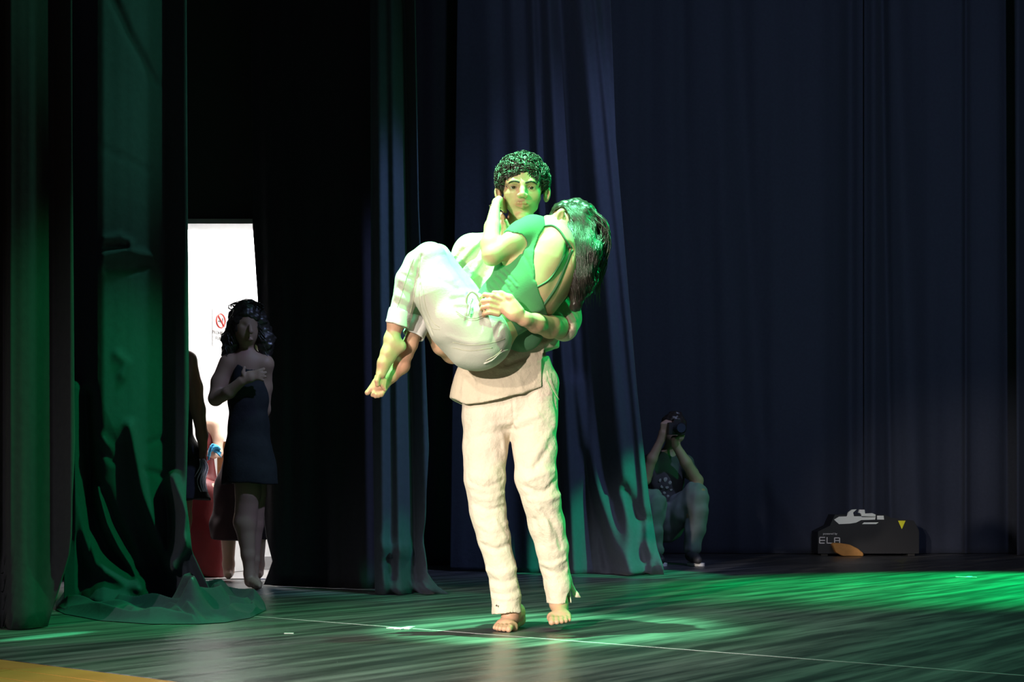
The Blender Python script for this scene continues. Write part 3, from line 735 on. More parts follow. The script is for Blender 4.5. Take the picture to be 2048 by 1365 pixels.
    tr.post.append(folds([
        (MPl((985, 850, 55), (1020, 845, 55), (1030, 835, 50)), 5*q, .004), (MPl((935, 880, 40), (975, 870, 55), (1015, 860, 48)), 7*q, -.004), (MPl((1005, 870, 45), (1010, 920, 40)), 6*q, .004),
        (MPl((1032, 850, 55), (1050, 838, 58), (1075, 832, 55)), 5*q, .006), (MPl((1032, 862, 50), (1060, 852, 58)), 5*q, -.006), (MPl((1060, 930, 60), (1085, 890, 58), (1108, 850, 45)), 7*q, .006), (MPl((1072, 935, 60), (1098, 895, 52)), 6*q, -.006),
        (MPl((940, 965, 45), (970, 975, 55), (1005, 962, 45)), 5*q, -.004), (MPl((942, 950, 45), (975, 958, 55)), 5*q, .004), (MPl((945, 990, 40), (975, 1000, 45), (1008, 985, 35)), 5*q, .005), (MPl((950, 1010, 35), (978, 1020, 38), (1010, 1012, 30)), 5*q, -.005),
        (MPl((1050, 975, 55), (1085, 985, 50), (1112, 960, 30)), 6*q, -.008), (MPl((1055, 960, 58), (1080, 950, 62), (1108, 940, 40)), 6*q, .006), (MPl((1060, 1000, 45), (1095, 1000, 45), (1118, 990, 20)), 6*q, .009), (MPl((1075, 1010, 40), (1095, 1045, 30), (1100, 1090, 15)), 6*q, .007), (MPl((1085, 1020, 38), (1112, 1060, 20), (1122, 1095, 5)), 6*q, -.007),
        (MPl((1070, 1040, 28), (1085, 1090, 10)), 6*q, -.006), (MPl((1082, 1125, 2), (1105, 1132, 5), (1130, 1118, -5)), 5*q, .009), (MPl((1088, 1140, 0), (1110, 1146, 0), (1130, 1140, -10)), 6*q, -.006),
        (MPl((960, 1050, 28), (985, 1062, 32), (1015, 1045, 25)), 5*q, .005), (MPl((965, 1090, 25), (995, 1100, 28), (1022, 1085, 20)), 6*q, -.006), (MPl((990, 1040, 32), (1010, 1075, 25)), 5*q, .005),
        (MPl((975, 1140, 15), (1000, 1150, 20), (1030, 1138, 12)), 6*q, .009), (MPl((978, 1158, 15), (1005, 1166, 20), (1036, 1156, 10)), 5*q, -.006), (MPl((982, 1172, 15), (1010, 1178, 20), (1040, 1168, 10)), 4*q, .005), (MPl((984, 1186, 15), (1012, 1190, 20), (1041, 1180, 10)), 4*q, -.004), (MPl((985, 1196, 15), (1013, 1200, 20), (1042, 1192, 10)), 3*q, .004),
        (MPl((1108, 790, 30), (1114, 840, 20)), 4*q, -.004), (MPl((1098, 760, 45), (1118, 800, 20)), 4*q, -.005), (MPl((1025, 800, 62), (1028, 850, 58)), 3*q, -.004),
    ])); tr.post.append(ripple(70, .0016, 5))
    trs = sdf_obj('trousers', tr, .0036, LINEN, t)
    # pocket opening, side seam, hem stitching
    m = MB(); m.tube([MP(*p) for p in bez([(1094, 742, 54), (1104, 775, 42), (1118, 800, 22)], 10)], .0018, 6); m.build('pocket_edge', LINEN_SH, trs, True)
    m = MB(); m.ball(MP(993, 1212, 25), (.004, .003, .004), 10, 6); m.build('button', mat('dark_button', (.08, .05, .04), .4), trs, True)
    # shirt
    sh = SDF()
    sh.chain(C3([(1035, 482, -12, 34), (1032, 520, -4, 62)]), 14*q, flat=((0, 1, 0), .75))
    sh.chain(C3([(1030, 540, -4, 80), (1028, 600, -2, 82), (1028, 660, 0, 84), (1024, 720, 2, 90), (1010, 780, 4, 100), (1004, 815, 6, 106)]), 20*q, flat=((0, 1, 0), .66))
    sh.chain(C3([(1022, 478, -16, 22), (955, 502, -10, 36)]), 22*q); sh.chain(C3([(1050, 478, -16, 22), (1112, 505, -10, 36)]), 22*q)
    sh.chain(C3([(942, 512, -6, 40), (918, 590, 6, 38), (908, 660, 18, 31)]), 14*q)          # right sleeve
    sh.chain(C3([(1118, 508, -6, 38), (1128, 590, -6, 32), (1130, 640, 30, 30), (1128, 654, 56, 28)]), 14*q)   # left sleeve
    # openings: neck, hem, sleeve end
    sh.chain(C3([(1040, 430, 0, 26), (1036, 478, 2, 24)]), 3*q, mode='-'); sh.chain(C3([(1034, 470, 22, 18), (1026, 505, 48, 7)]), 3*q, mode='-')
    sh.chain(C3([(1114, 655, 76, 24), (1080, 650, 140, 30)]), 2*q, mode='-')
    hx = [MP(x, 0).x for x in (900, 914, 934, 964, 993, 1037, 1084, 1086, 1125)]; hz = [MP(0, y, 30).z for y in (795, 801, 811, 810, 804, 792, 773, 700, 690)]
    sh.func(lambda P: np.interp(P[:, 0], hx, hz)-P[:, 2], .002)
    sh.chain(C3([(1012, 790, 2, 94), (1006, 840, 4, 102)]), 2*q, flat=((0, 1, 0), .66), mode='-')
    MPl = snapper(sh)
    sh.post.append(folds([
        (MPl((1000, 476, 10), (955, 530, 35), (905, 610, 38)), 4.9*q, 0.0135), (MPl((985, 472, 10), (935, 520, 32), (893, 570, 30)), 4.9*q, -0.0121), (MPl((1010, 480, 15), (975, 540, 45), (940, 620, 50)), 5.6*q, -0.0135), (MPl((1005, 490, 25), (985, 560, 52), (965, 620, 55)), 4.9*q, 0.0135),
        (MPl((960, 480, 18), (915, 530, 30)), 4.9*q, 0.0081), (MPl((1000, 540, 55), (990, 620, 60)), 4.2*q, -0.0095), (MPl((925, 500, 28), (890, 550, 30)), 4.2*q, -0.0081),
        (MPl((1020, 715, 62), (1060, 695, 60), (1105, 682, 40)), 4.9*q, 0.0162), (MPl((1015, 730, 64), (1060, 712, 62), (1105, 700, 40)), 4.2*q, -0.0108), (MPl((930, 745, 60), (960, 765, 66)), 4.2*q, -0.0081), (MPl((945, 740, 60), (955, 800, 70)), 4.2*q, 0.0068), (MPl((1000, 740, 68), (1070, 725, 60)), 5.6*q, 0.0081),
        (MPl((1085, 690, 50), (1090, 760, 45)), 3.5*q, 0.0081), (MPl((930, 760, 50), (925, 800, 50)), 5.6*q, 0.0081), (MPl((1040, 760, 66), (1045, 790, 68)), 7.0*q, 0.0054),
        (MPl((1128, 600, 28), (1150, 640, 25)), 3.5*q, 0.0081), (MPl((1122, 615, 40), (1140, 655, 55)), 3.5*q, -0.0081), (MPl((1112, 625, 60), (1128, 640, 78), (1134, 668, 80)), 2.8*q, 0.0081)]))
    sh.post.append(ripple(60, .002, 8))
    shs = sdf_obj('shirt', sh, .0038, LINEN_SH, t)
    # open collar band and the stitched hem
    m = MB(); cp = bez([(1012, 470, 10), (1010, 482, 22), (1016, 498, 42), (1026, 508, 52), (1040, 500, 46), (1054, 484, 26), (1062, 468, 10)], 30)
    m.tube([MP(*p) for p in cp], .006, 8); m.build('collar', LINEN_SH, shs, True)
    return t
man()

# ================================================================== THE WOMAN
def woman():
    t = empty('person', MP(955, 738, 130))
    tag(t, 'woman in pale jeans and green open-back top curled in the arms of the man', 'person')
    q = S; b = SDF(); MPl = lambda *p: [MP(*a) for a in p]
    torso = [(985, 640, 124, 50), (1020, 605, 122, 52), (1060, 575, 116, 61), (1088, 532, 106, 64), (1098, 492, 98, 50)]
    b.chain(C3(torso), 24*q, flat=((0, 1, 0), .88)); b.ell(MP(1040, 540, 108), (44*q, 44*q, 44*q), 20*q)
    b.ell(MP(1066, 472, 116), (36*q, 36*q, 36*q), 20*q); b.ell(MP(1112, 500, 128), (34*q, 26*q, 46*q), 18*q)
    # spine hollow and shoulder blade
    b.chain(C3([(1138, 500, 150, 9), (1118, 570, 172, 9), (1096, 622, 172, 8)]), 14*q, mode='-')
    b.ell(MP(1098, 515, 150), (26*q, 14*q, 38*q), 14*q, Matrix.Rotation(.25, 3, 'Y'))
    b.ell(MP(955, 668, 132), (66*q, 58*q, 66*q), 24*q)
    # neck and head tucked over his shoulder
    b.chain(C3([(1098, 478, 92, 30), (1118, 455, 74, 26)]), 12*q); b.ell(MP(1143, 448, 48), (41*q, 43*q, 42*q), 12*q)
    b.chain(C3([(1112, 462, 70, 12), (1094, 440, 62, 9)]), 10*q)
    Re = Matrix.Rotation(-.5, 3, 'Y')
    b.ell(MP(1119, 431, 95), (8.5*q, 6*q, 15*q), 3*q, Matrix.Rotation(.5, 3, 'Y')); b.ell(MP(1121, 433, 101), (4*q, 4*q, 10*q), 2*q, Matrix.Rotation(.5, 3, 'Y'), mode='-')
    # near arm up round his neck
    b.chain(C3([(1052, 472, 132, 28), (1022, 488, 148, 21), (984, 512, 160, 18)]), 10*q)
    b.chain(C3([(984, 511, 160, 18.5), (981, 490, 150, 18.5), (985, 455, 118, 15), (990, 416, 76, 9.5)]), 7*q)
    b.chain(C3([(990, 416, 76, 9.5), (993, 406, 60, 9.5), (998, 401, 40, 9)]), 5*q, flat=((.7, .7, 0), .75))
    for i in range(4):
        b.chain(C3([(997, 397+i*4, 40-i*2, 4.8), (1004, 399+i*5.5, 18, 4.4), (1011, 404+i*6.5, 0, 4)]), 2*q)
    # fingers of the other hand closing round his neck from behind
    for i, (x0, y0, x1, y1, x2, y2) in enumerate([(1002, 446, 1009, 455, 1016, 466), (1001, 455, 1007, 464, 1013, 474), (1002, 464, 1006, 472, 1011, 481), (1004, 434, 1011, 443, 1018, 455)]):
        b.chain(C3([(x0-3, y0-6, -2, 4.8), (x0+1, y0, 12, 4.8), (x1, y1, 22, 4.3), (x2, y2, 22, 3.6)]), 1.6*q)
    b.chain(C3([(998, 440, -14, 12), (1000, 458, -12, 12)]), 4*q)
    b.chain(C3([(998, 448, -14, 12), (1030, 470, -45, 14), (1095, 490, -20, 18), (1110, 500, 50, 22)]), 8*q)
    # legs
    thN = [(955, 668, 138, 60), (915, 640, 148, 54), (882, 586, 152, 40), (862, 524, 150, 25)]
    b.chain(C3(thN), 14*q); b.chain(C3([(860, 524, 150, 24), (816, 562, 148, 18), (806, 605, 150, 16), (792, 645, 150, 15.5), (784, 678, 150, 13)]), 8*q)
    b.chain(C3([(955, 660, 96, 52), (905, 590, 84, 42), (872, 524, 84, 28)]), 14*q); b.chain(C3([(872, 524, 84, 28), (846, 595, 92, 22), (833, 650, 104, 16), (820, 690, 112, 13.5), (810, 712, 116, 12)]), 8*q)
    # near foot: heel, arch, ball, toes
    b.chain(C3([(784, 678, 150, 13.5), (790, 690, 150, 13), (801, 692, 148, 10.5)]), 8*q)
    b.chain(C3([(784, 682, 152, 14), (775, 706, 154, 12), (767, 726, 156, 10.5), (762, 748, 156, 10)]), 8*q); b.chain(C3([(800, 694, 148, 9), (780, 716, 150, 8), (768, 736, 152, 9)]), 8*q)
    for i, (x, y) in enumerate([(756.5, 766), (760.5, 770), (764.5, 775), (768, 779)]):
        b.chain(C3([(x+2, y-18, 156-i*2, 4.4), (x, y-5, 160-i*3, 3.6), (x+2, y+1, 157-i*3, 3.6)]), 1.3*q)
    b.chain(C3([(758, 750, 162, 5), (754, 762, 163, 4.6), (755, 770, 160, 4.6)]), 2*q)
    # far foot, sole showing
    b.ell(MP(803, 731, 116), (16*q, 17*q, 16.5*q), 6*q)
    b.chain(C3([(803, 733, 114, 15), (783, 752, 116, 14), (763, 770, 118, 14), (752, 778, 118, 9)]), 8*q, flat=((.5, .2, -.8), .85))
    b.chain(C3([(812, 710, 112, 12), (786, 735, 108, 12), (760, 757, 110, 11)]), 10*q)
    b.chain(C3([(752, 764, 118, 7), (743, 777, 118, 5.6), (735, 786, 119, 5.4)]), 3*q)
    for i, (x, y) in enumerate([(745, 791), (751, 793.5), (757, 793), (763, 791)]):
        b.chain(C3([(x+7, y-13, 121, 5), (x+2, y-4, 124, 3.8), (x, y, 122, 3.8)]), 1.3*q)
    def tint(v):
        c = np.ones((len(v), 3), np.float32)
        p = MP(780, 752, 130); m = np.exp(-(((v[:, 0]-p.x)/(40*S))**2+((v[:, 2]-p.z)/(50*S))**2)**2)[:, None]
        return c*(1-m)+np.array((1.06, .92, .9))*m
    hp = MP(1000, 440, 60)
    body = sdf_obj('body', b, .0034, SKIN, t, None, tint)
    # jeans
    j = SDF()
    thJ = [(952, 668, 138, 66), (915, 640, 148, 59), (880, 587, 152, 48), (860, 521, 152, 33.5)]
    j.chain(C3(thJ), 12*q)
    j.ell(MP(955, 668, 126), (66*q, 62*q, 68*q), 20*q); j.chain(C3([(965, 655, 122, 58), (992, 632, 122, 50)]), 14*q, flat=((0, 1, 0), .95))
    j.chain(C3([(958, 660, 92, 56), (905, 590, 80, 46), (874, 522, 80, 32)]), 12*q)
    shN = [(859, 520, 152, 33), (838, 532, 150, 30), (818, 560, 150, 26), (808, 605, 150, 22.5), (799, 636, 150, 20.5)]
    j.chain(C3(shN), 3*q)
    j.chain(C3([(874, 524, 80, 32), (848, 595, 90, 25), (835, 645, 102, 19)]), 6*q)
    wn = (MP(1040, 612, 120)-MP(972, 662, 120)).normalized(); wp = MP(992, 634, 120)+wn*.012
    nn = V3(wn); pp = V3(wp); j.func(lambda P: (P-pp)@nn, .003)
    # cut the shin ends square
    for (a, c) in ((MP(808, 605, 150), MP(798, 638, 150)), (MP(848, 595, 90), MP(835, 648, 102))):
        pass
    MPl = snapper(j)
    j.post.append(folds([
        (MPl((838, 560, 172), (834, 535, 178), (842, 512, 180)), 3.5*q, -.006), (MPl((840, 570, 168), (846, 620, 165), (866, 668, 178)), 3*q, -.004),
        (MPl((905, 600, 205), (928, 596, 200), (940, 604, 190)), 5*q, -.008), (MPl((910, 608, 208), (935, 610, 204), (960, 625, 196)), 5*q, .006), (MPl((938, 590, 190), (942, 620, 204), (934, 645, 212)), 5*q, -.006), (MPl((950, 600, 190), (955, 635, 206)), 6*q, .006),
        (MPl((965, 610, 186), (970, 640, 200)), 5*q, -.005), (MPl((880, 560, 200), (915, 580, 200)), 6*q, -.003), (MPl((880, 520, 185), (905, 560, 195)), 6*q, .003), (MPl((815, 520, 180), (822, 545, 178)), 6*q, -.004),
        (MPl((800, 560, 175), (825, 575, 176)), 4*q, .004), (MPl((796, 575, 172), (826, 592, 174)), 4*q, -.005), (MPl((793, 590, 172), (824, 606, 173)), 4*q, .005), (MPl((790, 604, 172), (822, 620, 172)), 4*q, -.005), (MPl((800, 548, 175), (826, 558, 178)), 4*q, -.004),
        (MPl((1000, 650, 170), (985, 680, 185)), 5*q, -.004), (MPl((905, 690, 185), (950, 700, 195), (1000, 690, 180)), 9*q, -.003), (MPl((895, 672, 195), (940, 684, 202), (1000, 676, 185)), 5*q, .0025)]))
    j.post.append(ripple(55, .0016, 11))
    je = sdf_obj('jeans', j, .0034, JEANS, t)
    # turned-up cuffs
    for pl, rr, r2 in (([(801, 628, 150), (796, 645, 150)], 23.5, 20), ([(838, 645, 104), (829, 667, 110)], 22, 19.5)):
        c = SDF(); a, e = MP(*pl[0]), MP(*pl[1]); ax = (e-a).normalized(); L = (e-a).length/2+.012; mid = (a+e)/2; an = V3(ax); mm = V3(mid)
        c.cone(a-ax*.03, e+ax*.03, rr*q, (rr-1)*q, .0)
        c.func(lambda P, an=an, mm=mm, L=L: np.abs((P-mm)@an)-L, .004)
        c.cone(a+ax*.012, e+ax*.06, r2*q, (r2-1)*q, .002, mode='-'); c.post.append(ripple(90, .0015, 13))
        sdf_obj('trouser_cuff', c, .0028, CUFF, t)
    # seams, pocket, waistband tie
    def seam(pts, rad=.0011, name='seam', m=STITCH, par=je, lift=0):
        b_ = MB(); deps = je.data
        import mathutils
        bvh = seam.bvh
        out = []
        for p in bez(pts, 28):
            P0 = MP(*p); o_ = Vector(cam.location); dr = (P0-o_).normalized()
            hit = bvh.ray_cast(P0-dr*.5, dr, 1.2)
            if hit[0] is not None: out.append(hit[0]-dr*rad*.3)
        if len(out) > 2: b_.tube(out, rad, 5); return b_.build(name, m, par, True)
    from mathutils.bvhtree import BVHTree
    seam.bvh = BVHTree.FromPolygons([v.co for v in je.data.vertices], [p.vertices for p in je.data.polygons])
    seam([(842, 500, 160), (838, 560, 160), (842, 620, 160), (862, 655, 160), (880, 660, 160)]) 
    seam([(846, 575, 160), (852, 615, 160), (866, 645, 160), (879, 655, 160)])
    seam([(912, 622, 160), (930, 634, 160), (950, 637, 160), (972, 628, 160)], .0013); seam([(914, 627, 160), (931, 638, 160), (951, 641, 160), (974, 632, 160)], .001)
    seam([(905, 685, 160), (940, 691, 160), (980, 687, 160), (1010, 678, 160)]); seam([(905, 696, 160), (940, 702, 160), (985, 696, 160)])
    seam([(828, 517, 160), (815, 550, 160), (803, 590, 160), (793, 620, 160)], .0016); seam([(838, 545, 160), (829, 590, 160), (820, 630, 160)])
    seam([(968, 728, 160), (985, 720, 160), (1000, 706, 160), (1016, 700, 160)], .004, 'back_pocket', JEANS); seam([(972, 722, 160), (990, 712, 160), (1004, 700, 160)], .002, 'back_pocket')
    m = MB(); cp = bez([(932, 612, 200), (934, 594, 206), (943, 584, 208), (953, 590, 206), (960, 604, 200), (972, 618, 198)], 20); m.tube([MP(*p) for p in cp], .0038, 8); m.build('drawstring', GSTRAP if 0 else STITCH, t, True)
    m = MB(); cp = bez([(944, 598, 206), (940, 612, 210), (936, 632, 214)], 12); m.tube([MP(*p) for p in cp], [.004+.0012*math.sin(i) for i in range(12)], 8); m.build('drawstring', JEANS, t, True)
    # green top with the open back
    g = SDF()
    T2 = [(x, y, d, r+3) for x, y, d, r in torso]
    g.chain(C3(T2), 24*q, flat=((0, 1, 0), .88)); g.ell(MP(1040, 540, 108), 47*q, 20*q); g.ell(MP(1066, 472, 116), 39*q, 20*q); g.ell(MP(1098, 515, 146), (30*q, 16*q, 40*q), 14*q); g.ell(MP(1112, 500, 124), (36*q, 28*q, 48*q), 18*q)
    g.chain(C3([(1066, 470, 118, 36), (1045, 474, 130, 30), (1030, 480, 142, 26)]), 8*q)       # cap sleeve
    # armhole
    g.cone(MP(1032, 487, 150), MP(985, 520, 170), 22*q, 26*q, 1*q, mode='-')
    ca = MP(1022, 490, 150); an = V3((MP(1022, 492, 150)-MP(1048, 476, 134)).normalized())
    g.func(lambda P, c=V3(MP(1023, 484, 148)), n=an: np.where((P-c)@n > -.1, (P-c)@n, -1) if False else np.where((P[:, 2] > MP(0, 500, 140).z), (P-c)@n, -1.0), .0)
    # neck opening and open back: everything beyond a curved edge on the back side
    ex = np.array([(1090, 440), (1090, 452), (1077, 474), (1068, 500), (1066, 525), (1070, 565), (1078, 592), (1088, 612), (1100, 634), (1106, 650)], float)
    zz = np.array([MP(0, y, 150).z for y in ex[:, 1]])[::-1]; xx = np.array([MP(x, 0, 150).x for x in ex[:, 0]])[::-1]; yd = MP(0, 0, 96).y
    def back(P):
        xe = np.interp(P[:, 2], zz, xx); return np.minimum(P[:, 0]-xe, yd-P[:, 1])*.85
    g.func(back, .001)
    g.cone(MP(1110, 446, 80), MP(1118, 420, 70), 26*q, 40*q, 2*q, mode='-')
    nnw = -nn; ppw = V3(wp-wn*.03); g.func(lambda P: (P-ppw)@nnw, .003)
    g.ell(MP(1044, 664, 70), (42*q, 34*q, 40*q), 8*q)
    MPl = snapper(g)
    fl = []
    for i in range(11):
        x0, y0 = 966+i*3.6+2*math.sin(i*3.3), 590-i*5.0; ln = (1.0+.5*math.sin(i*2.1))*(1-.03*i); dx = 30*ln; dy = 34*ln
        fl.append((MPl((x0, y0), (x0+dx*.45, y0+dy*.4), (x0+dx, y0+dy)), 2.1*q, .0030)); fl.append((MPl((x0+2.5, y0-3), (x0+2.5+dx*.45, y0-3+dy*.4), (x0+2.5+dx*.9, y0-3+dy*.9)), 1.9*q, -.0032))
    fl += [(MPl((1040, 500, 150), (1058, 530, 165), (1068, 560, 172)), 3*q, -.003), (MPl((1048, 490, 150), (1060, 515, 160)), 3*q, .003), (MPl((1000, 640, 176), (1040, 630, 182), (1080, 620, 172)), 6*q, .004)]
    g.post.append(folds(fl)); g.post.append(ripple(50, .0012, 17))
    gt = sdf_obj('top', g, .0032, GTOP, t)
    bvhb = BVHTree.FromPolygons([v.co for v in body.data.vertices], [p.vertices for p in body.data.polygons])
    def strap(pts, rad, name='strap'):
        out = []
        for p in bez(pts, 24):
            P0 = MP(*p); dr = (P0-Vector(cam.location)).normalized(); hit = bvhb.ray_cast(P0-dr*.6, dr, 1.2)
            out.append((hit[0]-dr*rad*.4) if hit[0] is not None else P0)
        m = MB(); m.tube(out, rad, 8); m.build(name, GSTRAP, gt, True)
    strap([(1138, 490, 130), (1128, 512, 130), (1116, 535, 130), (1098, 560, 130), (1074, 575, 130)], .0034)
    strap([(1144, 500, 130), (1130, 535, 130), (1112, 575, 130), (1087, 611, 130)], .0048)
    strap([(1086, 453, 120), (1105, 452, 120), (1120, 463, 120), (1132, 482, 120), (1142, 496, 120)], .0042)
    # hair
    hs = SDF(); hs.ell(MP(1148, 449, 46), (51*q, 54*q, 50*q), 0); hs.chain(C3([(1158, 465, 72, 39), (1164, 510, 98, 35), (1163, 560, 110, 27), (1152, 610, 112, 12)]), 16*q)
    hs.ell(MP(1106, 446, 96), (26*q, 40*q, 22*q), 4*q, mode='-'); hs.cone(MP(1119, 431, 70), MP(1117, 431, 120), 17*q, 19*q, 4*q, mode='-')
    hs.post.append(ripple(120, .004, 21)); hs.post.append(ripple(330, .0014, 22))
    hair = sdf_obj('hair', hs, .0032, HAIR, t)
    bh = BVHTree.FromPolygons([v.co for v in hair.data.vertices], [p.vertices for p in hair.data.polygons])
    it = []
    for i in range(1300):
        a = rng.uniform(0, 1); b_ = rng.uniform(0, 1)
        p0 = (1108+80*a, 403+34*abs(a-.45)**1.3+rng.uniform(0, 34)*rng.uniform(0, 1)); p3 = (1150+50*a**.8+rng.normal(0, 3), 500+rng.uniform(0, 130)*(1-.35*a))
        p1 = (p0[0]+18+12*a, p0[1]+30); p2 = ((p1[0]+p3[0])/2+8*math.sin(i), (p1[1]+p3[1])/2)
        out = []; ph = rng.uniform(0, 6.28)
        for kk, (x, y) in enumerate(bez([p0, p1, p2, p3], 12)):
            x += 2.6*math.sin(kk*.8+math.floor(a*14)*1.7)+.5*math.sin(kk+ph); P0 = MP(x, y, 100); dr = (P0-Vector(cam.location)).normalized(); hit = bh.ray_cast(P0-dr*.6, dr, 1.4)
            out.append((hit[0]-dr*.001*rng.uniform(0, 3)) if hit[0] is not None else MP(x, y, 80+20*b_))
        ok = all((out[k+1]-out[k]).length < .06 for k in range(11))
        if ok: it.append((out, [.0004]+[.0012]*9+[.0009, .0003]))
    # loose strands beside the outline
    for i in range(60):
        a = rng.uniform(0, 1); x0 = 1190-60*a; y0 = 412+20*rng.uniform(0, 1)+30*(1-a); x1 = 1200+rng.normal(0, 4)-40*a*rng.uniform(0, 1); y1 = 540+rng.uniform(0, 80)
        d = rng.uniform(30, 90); it.append(([MP(x, y, d) for x, y in bez([(x0, y0), ((x0+x1)/2+10, (y0+y1)/2-10), (x1, y1)], 10)], [.0008]*9+[.0003]))
    tag(locks('strands', HAIR, hair, it, 4), kind='stuff')
    # bracelet
    m = MB(); c = MP(990, 414, 74); ring = [c+Vector((11*q*math.cos(a), 11*q*math.sin(a)*.9, -2.5*q*math.cos(a))) for a in np.linspace(0, 2*math.pi, 25)]
    m.tube(ring, .0016, 6, False); m.build('bracelet', mat('dark_red_cord', (.10, .02, .02), .6), t, True)
    return t
woman()

# ================================================================== PEOPLE IN THE WINGS
def plane(Yp):
    sc = Yp/F
    def P(x, y, d=0.0): return W(x, y, Yp-d*sc)
    def CH(lst): return [(P(x, y, d), r*sc) for x, y, d, r in lst]
    return P, CH, sc
def watcher():
    P, CH, q = plane(7.88)
    t = empty('person', P(500, 1176)); tag(t, 'curly-haired woman in a short black dress standing in the bright doorway', 'person')
    b = SDF()
    b.ell(P(494, 648, 0), (27*q, 31*q, 36*q), 0); b.ell(P(494, 668, 6), (22*q, 24*q, 26*q), 10*q); b.cone(P(500, 652, 34), P(502, 664, 38), 3.5*q, 5*q, 4*q); b.ell(P(500, 680, 26), (8*q, 5*q, 3*q), 3*q)
    for ex in (487, 511): b.ell(P(ex, 650, 32), (5*q, 4*q, 3.5*q), 4*q, mode='-')
    b.chain(CH([(494, 690, -4, 15), (493, 715, -6, 18)]), 8*q)
    b.chain(CH([(463, 728, -2, 18), (495, 722, -6, 22), (530, 728, -2, 18)]), 10*q)
    b.chain(CH([(495, 740, -4, 34), (497, 800, -2, 34), (497, 850, 0, 34), (497, 905, 0, 42)]), 16*q, flat=((0, 1, 0), .75))
    b.chain(CH([(457, 727, 0, 19), (440, 765, 2, 17), (431, 798, 10, 14)]), 8*q)
    b.chain(CH([(431, 798, 10, 14), (458, 785, 36, 12.5), (484, 762, 52, 9)]), 5*q); b.chain(CH([(484, 762, 52, 9), (500, 754, 54, 11), (508, 751, 52, 10)]), 5*q, flat=((0, 1, 0), .6))
    for i, (x, y) in enumerate([(528, 738), (532, 746), (531, 754), (526, 761)]): b.chain(CH([(506, 746+i*4, 54, 4), (518, 742+i*5, 54, 3.6), (x, y, 52, 3)]), 1.5*q)
    b.chain(CH([(490, 758, 56, 5), (486, 746, 58, 4), (489, 735, 58, 3)]), 2*q)
    b.chain(CH([(528, 730, -4, 17), (530, 775, -16, 14), (528, 820, -24, 12), (522, 850, -30, 9)]), 8*q)
    b.chain(CH([(490, 910, 2, 32), (496, 985, 4, 24), (490, 1045, -2, 22), (496, 1110, -4, 13), (499, 1150, -6, 10.5), (500, 1164, -4, 10.5)]), 8*q); b.chain(CH([(500, 1164, -8, 10), (508, 1167, 26, 9), (516, 1172, 54, 7), (519, 1174, 66, 4)]), 5*q)
    b.chain(CH([(510, 910, -14, 30), (512, 985, -22, 20), (509, 1050, -34, 18), (508, 1120, -38, 11), (508, 1158, -40, 9)]), 6*q); b.chain(CH([(508, 1160, -42, 8), (514, 1164, -12, 7), (517, 1166, 4, 5)]), 5*q)
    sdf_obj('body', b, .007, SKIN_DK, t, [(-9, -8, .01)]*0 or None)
    d = SDF(); d.chain(CH([(496, 728, -4, 34), (497, 800, -2, 38), (497, 850, 0, 38), (497, 905, 2, 46), (500, 945, 2, 52), (500, 985, 2, 56)]), 12*q, flat=((0, 1, 0), .8))
    z0 = P(0, 968).z; d.func(lambda A: z0-A[:, 2], .003); d.cone(P(496, 690, 0), P(496, 722, 10), 30*q, 20*q, 4*q, mode='-'); d.chain(CH([(499, 950, 2, 46), (500, 1010, 2, 52)]), 2*q, flat=((0, 1, 0), .8), mode='-'); d.post.append(ripple(40, .003, 31))
    sdf_obj('dress', d, .008, BLACK, t)
    h = SDF(); h.ell(P(494, 641, -6), (33*q, 38*q, 41*q), 0); h.chain(CH([(472, 640, -8, 16), (463, 680, -6, 17), (456, 712, -4, 14)]), 10*q); h.chain(CH([(520, 640, -8, 16), (530, 680, -6, 18), (532, 715, -4, 12)]), 10*q)
    h.ell(P(499, 668, 40), (22*q, 34*q, 36*q), 5*q, mode='-'); h.post.append(ripple(110, .006, 33)); h.post.append(ripple(240, .003, 34))
    hr = sdf_obj('hair', h, .006, HAIR, t)
    it = []
    for i in range(260):
        a = rng.uniform(0, 1); side = -1 if rng.uniform() < .72 else 1; x0 = 494+side*(13+22*a*a); y0 = 612+62*a+rng.normal(0, 6); L = rng.uniform(25, 48); ph = rng.uniform(0, 6.28); dd = rng.uniform(-20, 15)
        it.append(([P(x0+side*(4+8*u*(1-.3*u))+3.2*math.sin(ph+u*9), y0+L*u, dd+3.2*math.cos(ph+u*9)) for u in np.linspace(0, 1, 9)], [.002, .0035, .004, .004, .0035, .003, .0025, .002, .0008]))
    for i in range(60):
        x0 = rng.uniform(462, 524); ph = rng.uniform(0, 6.28)
        it.append(([P(x0+6*math.cos(ph+u*4), 606+8*abs((x0-493)/30)**2+5*math.sin(ph+u*4), rng.uniform(-15, 20)) for u in np.linspace(0, 1, 6)], .0028))
    tag(locks('curls', HAIR, hr, it, 4), kind='stuff')
watcher()
